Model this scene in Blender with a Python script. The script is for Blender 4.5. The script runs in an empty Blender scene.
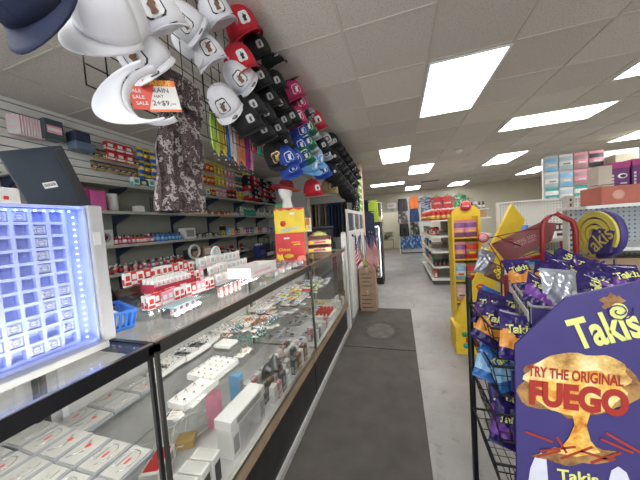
import bpy, bmesh, math, random
from mathutils import Vector, Matrix, Euler
random.seed(7)
PI = math.pi
D = bpy.data
SC = bpy.context.scene
COL = SC.collection
# ---------------------------------------------------------------- camera
H = 1.55
CEIL = 2.867
RX = Vector((0.95220497, 0.29738416, -0.06977361))
UP = Vector((0.05041879, 0.07227403, 0.99610964))
FW = Vector((-0.30127005, 0.95201845, -0.05382594))
FPX = 253.45
CP = Vector((0, 0, H))
cam = D.cameras.new('camera'); cam.sensor_width = 36; cam.lens = FPX / 640 * 36; cam.clip_start = 0.02; cam.clip_end = 100
co = D.objects.new('camera', cam); COL.objects.link(co)
M = Matrix.Identity(4)
for i in range(3):
    M[i][0] = RX[i]; M[i][1] = UP[i]; M[i][2] = -FW[i]; M[i][3] = CP[i]
co.matrix_world = M
SC.camera = co
# ---------------------------------------------------------------- light and exposure
SC.view_settings.view_transform = 'Standard'; SC.view_settings.look = 'None'
SC.view_settings.gamma = 1; SC.view_settings.use_curve_mapping = False
SC.view_settings.exposure = 0.15
PANEL = 10.5          # strength of the fluorescent diffusers
wd = D.worlds.new('world'); SC.world = wd; wd.use_nodes = True
wd.node_tree.nodes['Background'].inputs[0].default_value = (0.92, 0.96, 1.0, 1)   # daylight through the open shop front
wd.node_tree.nodes['Background'].inputs[1].default_value = 1.0
def area(name, loc, size, sizey, power, rot, col=(1, 1, 1)):
    l = D.lights.new(name, 'AREA'); l.shape = 'RECTANGLE'; l.size = size; l.size_y = sizey; l.energy = power; l.color = col
    o = D.objects.new(name, l); o.location = loc; o.rotation_euler = rot; COL.objects.link(o); return o
# daylight of the shop front behind the camera
area('shop_front_daylight', (0.6, -2.6, 1.6), 5.5, 2.3, 55, (PI / 2, 0, 0), (0.93, 0.97, 1.0))
# ---------------------------------------------------------------- pixel to place
def ray(x, y): return RX * ((x - 320) / FPX) + UP * ((240 - y) / FPX) + FW
def atX(x, y, v): d = ray(x, y); return CP + d * ((v - CP.x) / d.x)
def atY(x, y, v): d = ray(x, y); return CP + d * ((v - CP.y) / d.y)
def atZ(x, y, v): d = ray(x, y); return CP + d * ((v - CP.z) / d.z)
# ---------------------------------------------------------------- materials
def newmat(name):
    m = D.materials.new(name); m.use_nodes = True
    nt = m.node_tree; b = nt.nodes['Principled BSDF']
    return m, nt, b
MC = {}
def mat(name, col, rough=0.55, metal=0.0, var=0.08, scale=12.0, emit=0, bump=0.0, alpha=1.0, coat=0.0):
    """plain colour broken up by procedural noise"""
    if name in MC: return MC[name]
    m, nt, b = newmat(name); N = nt.nodes; L = nt.links
    tc = N.new('ShaderNodeTexCoord'); no = N.new('ShaderNodeTexNoise'); no.inputs['Scale'].default_value = scale; no.inputs['Detail'].default_value = 3
    L.new(tc.outputs['Object'], no.inputs['Vector'])
    r = N.new('ShaderNodeValToRGB'); L.new(no.outputs['Fac'], r.inputs[0])
    r.color_ramp.elements[0].position = .3; r.color_ramp.elements[1].position = .7
    r.color_ramp.elements[0].color = (*[max(0, c * (1 - var)) for c in col], 1)
    r.color_ramp.elements[1].color = (*[min(1, c * (1 + var) + var * .01) for c in col], 1)
    L.new(r.outputs[0], b.inputs['Base Color'])
    b.inputs['Roughness'].default_value = rough; b.inputs['Metallic'].default_value = metal
    b.inputs['Coat Weight'].default_value = coat
    if emit:
        b.inputs['Emission Color'].default_value = (*col, 1); b.inputs['Emission Strength'].default_value = emit
    if bump:
        bp = N.new('ShaderNodeBump'); bp.inputs['Strength'].default_value = bump; bp.inputs['Distance'].default_value = .01
        L.new(no.outputs['Fac'], bp.inputs['Height']); L.new(bp.outputs[0], b.inputs['Normal'])
    MC[name] = m; return m
def multi(name, cols, scale=30.0, rough=.6, kind='VORONOI', pos=None, bump=0.0, stretch=(1, 1, 1), interp='CONSTANT'):
    """several colours in patches: camouflage, crowded print, jewellery"""
    if name in MC: return MC[name]
    m, nt, b = newmat(name); N = nt.nodes; L = nt.links
    tc = N.new('ShaderNodeTexCoord'); mp = N.new('ShaderNodeMapping'); mp.inputs['Scale'].default_value = stretch
    L.new(tc.outputs['Object'], mp.inputs[0])
    if kind == 'VORONOI':
        t = N.new('ShaderNodeTexVoronoi'); t.inputs['Scale'].default_value = scale; L.new(mp.outputs[0], t.inputs['Vector'])
        s = N.new('ShaderNodeSeparateColor'); L.new(t.outputs['Color'], s.inputs[0]); out = s.outputs[0]
    else:
        t = N.new('ShaderNodeTexNoise'); t.inputs['Scale'].default_value = scale; t.inputs['Detail'].default_value = 5; t.inputs['Roughness'].default_value = .7
        L.new(mp.outputs[0], t.inputs['Vector']); mr = N.new('ShaderNodeMapRange'); mr.inputs[1].default_value = .3; mr.inputs[2].default_value = .7
        L.new(t.outputs['Fac'], mr.inputs[0]); out = mr.outputs[0]
    r = N.new('ShaderNodeValToRGB'); r.color_ramp.interpolation = interp; L.new(out, r.inputs[0])
    n = len(cols); e = r.color_ramp.elements
    e[0].color = (*cols[0], 1); e[0].position = 0
    e[1].color = (*cols[1], 1); e[1].position = (pos[1] if pos else 1 / n)
    for i in range(2, n):
        q = e.new(pos[i] if pos else i / n); q.color = (*cols[i], 1)
    L.new(r.outputs[0], b.inputs['Base Color']); b.inputs['Roughness'].default_value = rough
    MC[name] = m; return m
def glass(name, tint=(.98, .985, .98), f=0.03, rough=0.03):
    if name in MC: return MC[name]
    m = D.materials.new(name); m.use_nodes = True; nt = m.node_tree; N = nt.nodes; L = nt.links; N.clear()
    o = N.new('ShaderNodeOutputMaterial'); mx = N.new('ShaderNodeMixShader'); t = N.new('ShaderNodeBsdfTransparent'); g = N.new('ShaderNodeBsdfGlossy')
    t.inputs[0].default_value = (*tint, 1); g.inputs['Roughness'].default_value = rough
    lw = N.new('ShaderNodeLayerWeight'); lw.inputs[0].default_value = .12
    mr = N.new('ShaderNodeMapRange'); mr.inputs[3].default_value = f; mr.inputs[4].default_value = .35
    L.new(lw.outputs['Fresnel'], mr.inputs[0]); L.new(mr.outputs[0], mx.inputs[0]); L.new(t.outputs[0], mx.inputs[1]); L.new(g.outputs[0], mx.inputs[2]); L.new(mx.outputs[0], o.inputs[0])
    MC[name] = m; return m
def lamp_mat(name, col, s):
    if name in MC: return MC[name]
    m = D.materials.new(name); m.use_nodes = True; N = m.node_tree.nodes; N.clear()
    o = N.new('ShaderNodeOutputMaterial'); e = N.new('ShaderNodeEmission'); e.inputs[0].default_value = (*col, 1); e.inputs[1].default_value = s
    m.node_tree.links.new(e.outputs[0], o.inputs[0]); MC[name] = m; return m
WHITE = mat('white_enamel', (.82, .82, .80), .4, var=.03)
OFFW = mat('off_white_paper', (.78, .77, .73), .7, var=.05)
BLACK = mat('black_plastic', (.015, .015, .017), .4)
DARK = mat('dark_grey', (.06, .06, .065), .5)
GREY = mat('mid_grey', (.33, .33, .32), .5)
LGREY = mat('light_grey', (.58, .58, .57), .5)
CHROME = mat('chrome', (.75, .75, .75), .18, 1.0, var=.02)
ALU = mat('aluminium', (.66, .65, .6), .3, 1.0, var=.04)
RED = mat('red_print', (.62, .04, .035), .45)
YEL = mat('yellow_print', (.9, .68, .05), .45)
YCARD = mat('yellow_card', (.86, .62, .04), .5)
PURP = mat('purple_card', (.055, .04, .185), .5, var=.05)
PURPD = mat('purple_bag', (.026, .014, .115), .22, var=.3, scale=20)
LIME = mat('lime_yellow', (.78, .8, .25), .5, var=.05)
ORANGE = mat('orange_print', (.85, .3, .05), .45)
BLUE = mat('blue_print', (.04, .16, .6), .45)
LBLUE = mat('light_blue_print', (.25, .55, .85), .45)
NAVY = mat('navy_cloth', (.015, .022, .06), .8)
GREEN = mat('green_print', (.05, .3, .1), .5)
PINK = mat('pink_print', (.85, .35, .45), .5)
MAG = mat('magenta_plastic', (.45, .03, .2), .35)
TEAL = mat('teal_print', (.05, .45, .42), .5)
BROWN = mat('brown_card', (.42, .27, .16), .7, var=.12)
WOOD = mat('dark_brown_wood', (.10, .05, .035), .45, var=.3)
TAN = mat('tan_trim', (.32, .23, .15), .5, var=.2)
GOLD = mat('gold_metal', (.75, .5, .18), .3, .9)
CLEAR = glass('clear_acrylic', (.955, .97, .975), .06)
GLASS = glass('case_glass', (.985, .99, .985), .02)
# ---------------------------------------------------------------- mesh builder
_TXT = {}
def text_geo(s, off=.012):
    ky = (s, off)
    if ky in _TXT: return _TXT[ky]
    c = D.curves.new('t', 'FONT'); c.body = s; c.size = 1; c.resolution_u = 3 if off < .02 else 5; c.align_x = 'CENTER'; c.align_y = 'CENTER'; c.offset = off
    o = D.objects.new('t', c); COL.objects.link(o)
    me = D.meshes.new_from_object(o.evaluated_get(bpy.context.evaluated_depsgraph_get()))
    V = [v.co.copy() for v in me.vertices]; Fc = [list(p.vertices) for p in me.polygons]
    D.objects.remove(o); D.curves.remove(c); D.meshes.remove(me)
    if V:
        cx = (min(v.x for v in V) + max(v.x for v in V)) / 2; cy = (min(v.y for v in V) + max(v.y for v in V)) / 2
        w = max(v.x for v in V) - min(v.x for v in V); h = max(v.y for v in V) - min(v.y for v in V)
        V = [(v.x - cx, v.y - cy) for v in V]
    else: w = h = 1
    _TXT[ky] = (V, Fc, w, h); return _TXT[ky]
class MB:
    def __init__(s): s.v = []; s.f = []; s.mi = []; s.sm = []; s.mats = []
    def m(s, mt):
        if mt not in s.mats: s.mats.append(mt)
        return s.mats.index(mt)
    def add(s, vs, fs, mt, smooth=False):
        o = len(s.v); s.v += [tuple(v) for v in vs]; k = s.m(mt)
        for f in fs: s.f.append([i + o for i in f]); s.mi.append(k); s.sm.append(smooth)
        return s
    def box(s, x0, x1, y0, y1, z0, z1, mt, T=None):
        V = [Vector(p) for p in ((x0, y0, z0), (x1, y0, z0), (x1, y1, z0), (x0, y1, z0), (x0, y0, z1), (x1, y0, z1), (x1, y1, z1), (x0, y1, z1))]
        if T is not None: V = [T @ v for v in V]
        return s.add(V, [(3, 2, 1, 0), (4, 5, 6, 7), (0, 1, 5, 4), (1, 2, 6, 5), (2, 3, 7, 6), (3, 0, 4, 7)], mt)
    def cbox(s, c, d, mt, T=None):
        return s.box(c[0] - d[0] / 2, c[0] + d[0] / 2, c[1] - d[1] / 2, c[1] + d[1] / 2, c[2] - d[2] / 2, c[2] + d[2] / 2, mt, T)
    def rbox(s, x0, x1, y0, y1, z0, z1, mt, r=.01, seg=2):
        """box with bevelled edges"""
        bm = bmesh.new(); bmesh.ops.create_cube(bm, size=1)
        for v in bm.verts: v.co = Vector((x0 + (v.co.x + .5) * (x1 - x0), y0 + (v.co.y + .5) * (y1 - y0), z0 + (v.co.z + .5) * (z1 - z0)))
        bmesh.ops.bevel(bm, geom=bm.edges[:], offset=r, segments=seg, affect='EDGES', profile=.5)
        bm.verts.index_update(); s.add([v.co for v in bm.verts], [[v.index for v in f.verts] for f in bm.faces], mt, False); bm.free(); return s
    def tube(s, pts, r, mt, seg=6, caps=True, closed=False):
        pts = [Vector(p) for p in pts]; n = len(pts); rr = r if isinstance(r, (list, tuple)) else [r] * n
        rings = []
        ref = None
        for i, p in enumerate(pts):
            if closed: t = (pts[(i + 1) % n] - pts[i - 1])
            else: t = pts[min(i + 1, n - 1)] - pts[max(i - 1, 0)]
            if t.length < 1e-9: t = Vector((0, 0, 1))
            t.normalize()
            if ref is None: ref = Vector((0, 0, 1)) if abs(t.z) < .9 else Vector((1, 0, 0))
            a = t.cross(ref); a.normalize(); b = t.cross(a); ref = -b if False else ref
            rings.append([p + (a * math.cos(2 * PI * k / seg) + b * math.sin(2 * PI * k / seg)) * rr[i] for k in range(seg)])
        V = [v for R_ in rings for v in R_]; Fc = []
        for i in range(n if closed else n - 1):
            j = (i + 1) % n
            for k in range(seg):
                k2 = (k + 1) % seg
                Fc.append((i * seg + k, i * seg + k2, j * seg + k2, j * seg + k))
        if caps and not closed: Fc += [tuple(range(seg))[::-1], tuple((n - 1) * seg + k for k in range(seg))]
        return s.add(V, Fc, mt, seg > 4)
    def lathe(s, prof, mt, seg=16, T=None, sx=1, sy=1):
        V = []; n = len(prof)
        for (r, z) in prof:
            for k in range(seg):
                a = 2 * PI * k / seg; V.append(Vector((r * sx * math.cos(a), r * sy * math.sin(a), z)))
        if T is not None: V = [T @ v for v in V]
        Fc = []
        for i in range(n - 1):
            for k in range(seg):
                k2 = (k + 1) % seg; Fc.append((i * seg + k, i * seg + k2, (i + 1) * seg + k2, (i + 1) * seg + k))
        if prof[0][0] > 1e-4: Fc.append(tuple(range(seg))[::-1])
        if prof[-1][0] > 1e-4: Fc.append(tuple((n - 1) * seg + k for k in range(seg)))
        return s.add(V, Fc, mt, True)
    def prism(s, poly, d0, d1, mt, T=None):
        """poly in local x,z; thickness d0..d1 along local y"""
        n = len(poly); V = [Vector((x, d0, z)) for x, z in poly] + [Vector((x, d1, z)) for x, z in poly]
        if T is not None: V = [T @ v for v in V]
        return s.add(V, [tuple(range(n)), tuple(range(2 * n - 1, n - 1, -1))] + [(i, i + n, (i + 1) % n + n, (i + 1) % n) for i in range(n)], mt)
    def surf(s, fn, nu, nv, mt, smooth=True, thick=0.0):
        """fn(u,v)->point, u,v in 0..1; thick offsets a second skin"""
        P = [[Vector(fn(i / nu, j / nv)) for j in range(nv + 1)] for i in range(nu + 1)]
        V = [p for r_ in P for p in r_]; Fc = [(i * (nv + 1) + j, (i + 1) * (nv + 1) + j, (i + 1) * (nv + 1) + j + 1, i * (nv + 1) + j + 1) for i in range(nu) for j in range(nv)]
        mf = mt if callable(mt) else None
        if thick:
            NV = []
            for i in range(nu + 1):
                for j in range(nv + 1):
                    a = P[min(i + 1, nu)][j] - P[max(i - 1, 0)][j]; b = P[i][min(j + 1, nv)] - P[i][max(j - 1, 0)]
                    nn = a.cross(b)
                    if nn.length > 1e-12: nn.normalize()
                    NV.append(P[i][j] - nn * thick)
            o = len(V); V += NV; Fc2 = [tuple(k + o for k in reversed(f)) for f in Fc]
            W = nv + 1; rim = []
            for j in range(nv): rim.append((j, j + 1, j + 1 + o, j + o)); q = nu * W + j; rim.append((q + 1, q, q + o, q + 1 + o))
            for i in range(nu): q = i * W; rim.append((q + W, q, q + o, q + W + o)); q = i * W + nv; rim.append((q, q + W, q + W + o, q + o))
        else: Fc2 = []; rim = []
        if mf:
            o = len(s.v); s.v += [tuple(v) for v in V]
            allf = [(f, (k // nv + .5) / nu, (k % nv + .5) / nv) for k, f in enumerate(Fc)]
            if thick: allf += [(f, (k // nv + .5) / nu, (k % nv + .5) / nv) for k, f in enumerate(Fc2)]
            for f, u, v in allf: s.f.append([i + o for i in f]); s.mi.append(s.m(mf(u, v))); s.sm.append(smooth)
            k = s.m(mf(.01, .01))
            for f in rim: s.f.append([i + o for i in f]); s.mi.append(k); s.sm.append(False)
            return s
        return s.add(V, Fc + Fc2 + rim, mt, smooth)
    def text(s, st, w, T, mt, h=None, warp=None, off=.012):
        """flat lettering in the local x,y plane of T, scaled to width w (and height h)"""
        V, Fc, tw, th = text_geo(st, off); k = w / tw; ky = (h / th) if h else k
        pts = [Vector((x * k, y * ky, 0)) for x, y in V]
        pts = [warp(p) for p in pts] if warp else [T @ p for p in pts]
        return s.add(pts, Fc, mt)
    def build(s, name, parent=None, loc=None, rot=None, bevel=0):
        me = D.meshes.new(name); me.from_pydata(s.v, [], s.f)
        for mt in s.mats: me.materials.append(mt)
        me.polygons.foreach_set('material_index', s.mi); me.polygons.foreach_set('use_smooth', s.sm); me.update()
        o = D.objects.new(name, me); COL.objects.link(o)
        if parent is not None: o.parent = parent
        if loc is not None: o.location = loc
        if rot is not None: o.rotation_euler = rot
        if bevel:
            b = o.modifiers.new('bevel', 'BEVEL'); b.width = bevel; b.segments = 2; b.limit_method = 'ANGLE'
        return o
def tag(o, label=None, cat=None, group=None, kind=None):
    if label: o['label'] = label
    if cat: o['category'] = cat
    if group: o['group'] = group
    if kind: o['kind'] = kind
    return o
def thing(name, label, cat, loc=(0, 0, 0), rz=0.0, group=None, rot=None):
    o = D.objects.new(name, None); o.empty_display_size = .05; COL.objects.link(o); o.location = loc; o.rotation_euler = rot if rot is not None else (0, 0, rz)
    return tag(o, label, cat, group)
def struct(name, mb, bevel=0): return tag(mb.build(name, bevel=bevel), kind='structure')
def copy_tree(o, parent=None):
    c = o.copy(); COL.objects.link(c)
    if parent is not None: c.parent = parent
    for ch in KIDS.get(o.name, ()): copy_tree(ch, c)
    return c
KIDS = {}
def dup(o, loc, rot=(0, 0, 0), label=None, group=None, scale=None):
    """copy a thing and each of its parts; the first call uses the prototype itself"""
    if o.get('_used') is None and o.name not in USED:
        USED.add(o.name); c = o
    else:
        if o.name not in KIDS: index_kids(o)
        c = copy_tree(o)
    c.location = loc
    if isinstance(rot, (int, float)): rot = (0, 0, rot)
    if isinstance(rot, Matrix): c.rotation_mode = 'XYZ'; c.rotation_euler = rot.to_euler()
    else: c.rotation_euler = rot
    if scale: c.scale = scale if isinstance(scale, (tuple, list)) else (scale,) * 3
    if label: c['label'] = label
    if group: c['group'] = group
    return c
USED = set()
ALLK = {}
def index_kids(o):
    KIDS[o.name] = [c for c in D.objects if c.parent == o]
    for c in KIDS[o.name]: index_kids(c)
def R3(front, up):
    """rotation whose local -Y looks along front and local +Z along up"""
    f = Vector(front).normalized(); u = Vector(up); u = (u - f * u.dot(f)).normalized(); y = -f; x = y.cross(u)
    return Matrix(((x.x, y.x, u.x), (x.y, y.y, u.y), (x.z, y.z, u.z)))
TX = Matrix.Rotation(PI / 2, 4, 'X')            # text plane upright, facing -Y
def front(x, z, y=0.0): return Matrix.Translation((x, y, z)) @ TX
# ================================================================ STRUCTURE
def floor_mat():
    m, nt, b = newmat('worn_grey_concrete'); N = nt.nodes; L = nt.links
    tc = N.new('ShaderNodeTexCoord'); n1 = N.new('ShaderNodeTexNoise'); n1.inputs['Scale'].default_value = 1.1; n1.inputs['Detail'].default_value = 8; n1.inputs['Roughness'].default_value = .65
    L.new(tc.outputs['Object'], n1.inputs['Vector'])
    r = N.new('ShaderNodeValToRGB'); r.color_ramp.elements[0].position = .3; r.color_ramp.elements[0].color = (.22, .21, .2, 1); r.color_ramp.elements[1].position = .65; r.color_ramp.elements[1].color = (.37, .36, .345, 1)
    L.new(n1.outputs['Fac'], r.inputs[0])
    n2 = N.new('ShaderNodeTexNoise'); n2.inputs['Scale'].default_value = 9; n2.inputs['Detail'].default_value = 6; L.new(tc.outputs['Object'], n2.inputs['Vector'])
    r2 = N.new('ShaderNodeValToRGB'); r2.color_ramp.elements[0].position = .28; r2.color_ramp.elements[0].color = (.45, .42, .4, 1); r2.color_ramp.elements[1].position = .42; r2.color_ramp.elements[1].color = (1, 1, 1, 1)
    L.new(n2.outputs['Fac'], r2.inputs[0]); mx = N.new('ShaderNodeMix'); mx.data_type = 'RGBA'; mx.blend_type = 'MULTIPLY'; mx.inputs[0].default_value = .6
    L.new(r.outputs[0], mx.inputs[6]); L.new(r2.outputs[0], mx.inputs[7]); L.new(mx.outputs[2], b.inputs['Base Color'])
    b.inputs['Roughness'].default_value = .38
    return m
def ceil_mat():
    m, nt, b = newmat('speckled_ceiling_tile'); N = nt.nodes; L = nt.links
    tc = N.new('ShaderNodeTexCoord'); n1 = N.new('ShaderNodeTexNoise'); n1.inputs['Scale'].default_value = 120; n1.inputs['Detail'].default_value = 2
    L.new(tc.outputs['Object'], n1.inputs['Vector'])
    r = N.new('ShaderNodeValToRGB'); r.color_ramp.elements[0].position = .34; r.color_ramp.elements[0].color = (.42, .38, .34, 1); r.color_ramp.elements[1].position = .44; r.color_ramp.elements[1].color = (.68, .635, .58, 1)
    L.new(n1.outputs['Fac'], r.inputs[0])
    # each tile its own tone
    mp = N.new('ShaderNodeMapping'); mp.inputs['Location'].default_value = (.5, 0.05, 0); mp.inputs['Scale'].default_value = (1 / .61,) * 3; L.new(tc.outputs['Object'], mp.inputs[0])
    fl = N.new('ShaderNodeVectorMath'); fl.operation = 'FLOOR'; L.new(mp.outputs[0], fl.inputs[0])
    wn = N.new('ShaderNodeTexWhiteNoise'); wn.noise_dimensions = '2D'; L.new(fl.outputs[0], wn.inputs['Vector'])
    mr = N.new('ShaderNodeMapRange'); mr.inputs[3].default_value = .84; mr.inputs[4].default_value = 1.0; L.new(wn.outputs['Value'], mr.inputs[0])
    mx = N.new('ShaderNodeMix'); mx.data_type = 'RGBA'; mx.blend_type = 'MULTIPLY'; mx.inputs[0].default_value = 1
    L.new(r.outputs[0], mx.inputs[6]); L.new(mr.outputs[0], mx.inputs[7]); L.new(mx.outputs[2], b.inputs['Base Color']); b.inputs['Roughness'].default_value = .9
    return m
WALL = mat('cream_wall_paint', (.58, .55, .45), .8, var=.04, scale=2)
WALLG = mat('grey_green_back_panel', (.34, .35, .31), .75, var=.06, scale=2)
BW, RW = 12.5, 5.6
struct('floor', MB().box(-3.3, RW + .1, -3, 15.4, -.1, 0, floor_mat()))
struct('ceiling', MB().box(-3.3, RW + .1, -3, 15.4, CEIL, CEIL + .1, ceil_mat()))
struct('wall_left', MB().box(-3.33, -3.23, -1.6, 5.9, 0, CEIL, WALLG).box(-3.33, -3.23, 5.9, BW, 0, CEIL, WALL))
struct('wall_right', MB().box(RW, RW + .1, -1.6, BW, 0, CEIL, WALL))
# back wall with a doorway through to the store room
dx0, dx1, dz = -.95, -.04, 1.97
struct('wall_back', MB().box(-3.33, dx0, BW, BW + .12, 0, CEIL, WALL).box(dx1, RW + .1, BW, BW + .12, 0, CEIL, WALL).box(dx0, dx1, BW, BW + .12, dz, CEIL, WALL))
struct('trim_1', MB().box(dx0 - .05, dx0, BW - .03, BW + .13, 0, dz + .06, WHITE).box(dx1, dx1 + .06, BW - .03, BW + .13, 0, dz + .06, WHITE).box(dx0, dx1, BW - .03, BW + .13, dz, dz + .06, WHITE))
struct('wall_store_room', MB().box(-1.6, 1.0, 15, 15.1, 0, CEIL, WALL).box(-1.7, -1.6, BW + .12, 15, 0, CEIL, WALL).box(.9, 1.0, BW + .12, 15, 0, CEIL, WALL))
# partition that closes the sales corner behind the counter
PY = 5.9
PART = mat('pale_partition_paint', (.66, .66, .62), .8, var=.03, scale=2)
struct('wall_partition', MB().box(-3.23, -2.15, PY, PY + .1, 0, CEIL, PART).box(-2.15, -1.15, PY, PY + .1, 2.26, CEIL, PART).box(-1.15, -.97, PY, PY + .1, 0, CEIL, PART))
struct('wall_alcove', MB().box(-2.4, -.97, 6.9, 7, 0, CEIL, PART))
PEACH = mat('peach_panel_paint', (.8, .55, .42), .7, var=.02)
struct('trim_2', MB().box(-.97, -.765, PY - .1, PY + .1, 0, CEIL, PEACH))
# T-bar grid of the suspended ceiling
g = MB(); TB = mat('ceiling_t_bar', (.56, .53, .47), .6, var=.03)
x = .305 - .61 * 5
while x < RW: g.box(x - .011, x + .011, -2.9, BW, CEIL - .006, CEIL + .001, TB); x += .61
y = 1.8 - .61 * 7
while y < BW: g.box(-3.23, RW, y - .011, y + .011, CEIL - .0055, CEIL + .001, TB); y += .61
struct('ceiling_grid', g)
struct('baseboard_back', MB().box(dx1 + .06, RW, BW - .015, BW, 0, .1, DARK))
# ceiling lights
DIFF = lamp_mat('lit_diffuser', (1.0, .99, .97), PANEL)
def ceiling_light(x0, x1, y0, y1, label, mesh=False):
    t = thing('ceiling_light', label, 'ceiling light', ((x0 + x1) / 2, (y0 + y1) / 2, CEIL), group='recessed ceiling lights')
    a, b = (x1 - x0) / 2, (y1 - y0) / 2
    f = MB(); z0, z1 = -.012, -.001
    f.box(-a, a, -b, -b + .02, z0, z1, WHITE).box(-a, a, b - .02, b, z0, z1, WHITE).box(-a, -a + .02, -b + .02, b - .02, z0, z1, WHITE).box(a - .02, a, -b + .02, b - .02, z0, z1, WHITE)
    f.build('frame', t)
    MB().box(-a + .02, a - .02, -b + .02, b - .02, -.008, -.002, DIFF).build('diffuser', t)
    if mesh:
        g = MB()
        for k in range(1, 6): g.box(-a + .02, a - .02, -b + k * b / 3 - .012, -b + k * b / 3 + .012, -.014, -.009, LGREY)
        g.build('louvre', t)
    return t
for a in [(.305, .915, 2.43, 3.63, 'large ceiling light panel nearest the camera, in front of the hats'),
          (1.56, 2.72, 4.25, 4.86, 'wide crosswise ceiling light panel right of the large near one'),
          (-.305, .28, 4.84, 6.04, 'ceiling light panel beside the upper hats, nearest of the aisle row'),
          (.305, .88, 6.68, 7.88, 'ceiling light panel, second behind the one beside the hats'),
          (-.92, .24, 9.1, 9.7, 'long thin looking ceiling light over the cooler'),
          (.305, .88, 10.7, 11.9, 'small far ceiling light above the hanging orange shorts'),
          (2.16, 2.75, 6.66, 7.88, 'ceiling light panel above the half-empty white gondola'),
          (2.18, 3.4, 2.95, 3.56, 'ceiling light cut by the right edge above the purple boxes'),
          (4.15, 4.72, 4.6, 6.9, 'ceiling light panel just over the purple boxes on the right'),
          (3.9, 4.5, 9.2, 10.6, 'far ceiling light above the pegboard gondola')]:
    ceiling_light(*a)
ceiling_light(2.0, 2.6, 10.8, 12.0, 'louvred ceiling light nearest the back wall shirts', True)
# unseen panels added behind the camera and over the counter as fill light
for i, a in enumerate([(-.305, .28, -1.2, 0.0), (1.52, 2.13, -.6, .6), (-2.13, -1.52, -.65, .6), (-2.75, -2.14, 2.4, 3.6)][:3]):
    ceiling_light(*a, ['unseen fill light panel added over the counter end', 'unseen fill light panel added over the chip display', 'unseen fill light panel added over the register'][i])
v = MB(); v.box(-.3, .3, -.12, .12, -.012, -.001, GREY)
for k in range(5): v.box(-.28, .28, -.1 + k * .045, -.08 + k * .045, -.016, -.012, DARK)
tag(v.build('ceiling_vent', loc=(1.1, 9.75, CEIL)), 'small dark air vent in the ceiling between the far lights', 'air vent')
sd = MB(); sd.lathe([(.07, 0), (.075, -.02), (.055, -.04), (.001, -.042)], WHITE)
tag(sd.build('smoke_detector', loc=(1.2, 5.74, CEIL - .006)), 'round white smoke detector on the ceiling', 'smoke detector')
# exit sign
t = thing('exit_sign', 'small white exit sign with red letters above the back doorway', 'sign', (-.3, BW, 2.28))
MB().box(-.2, .2, -.06, 0, -.12, .12, WHITE).build('sign_body', t)
MB().text('EXIT', .26, front(0, 0, -.063), RED, h=.1).build('lettering', t)
MB().box(-.09, .09, BW - .03, BW, 2.03, 2.13, LGREY)
tag(MB().box(-.1, .1, -.03, 0, -.07, .07, LGREY).box(-.08, .08, -.035, -.03, -.05, .05, GREY).build('chime_box', loc=(-.28, BW, 2.08)), 'little grey box on the wall under the exit sign', 'wall box')
# rubber mats
RUB = mat('black_rubber_mat', (.085, .076, .068), .75, var=.15, scale=5, bump=.3)
for y0, y1, lab in ((-.9, 3.06, 'long dark rubber floor mat nearest the camera along the counter'), (3.08, 4.57, 'short dark rubber floor mat with a worn patch by the cardboard boxes')):
    m_ = MB(); m_.rbox(-.76, .115, y0, y1, .001, .012, RUB, .004)
    o = tag(m_.build('floor_mat'), lab, 'floor mat')
    if y0 > 3: MATO = o
WM = mat('worn_mat_patch', (.13, .12, .11), .8, var=.2, scale=9)

b = MB(); b.add([(-.33 + .27 * math.cos(a), 3.62 + .34 * math.sin(a), .0124) for a in [k * PI / 16 for k in range(32)]] , [tuple(range(32))], mat('worn_mat_ring', (.075, .066, .06), .8, var=.2))
b.add([(-.33 + .19 * math.cos(a), 3.60 + .25 * math.sin(a), .0128) for a in [k * PI / 16 for k in range(32)]] , [tuple(range(32))], WM)
b.build('worn_patch', MATO)
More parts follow.
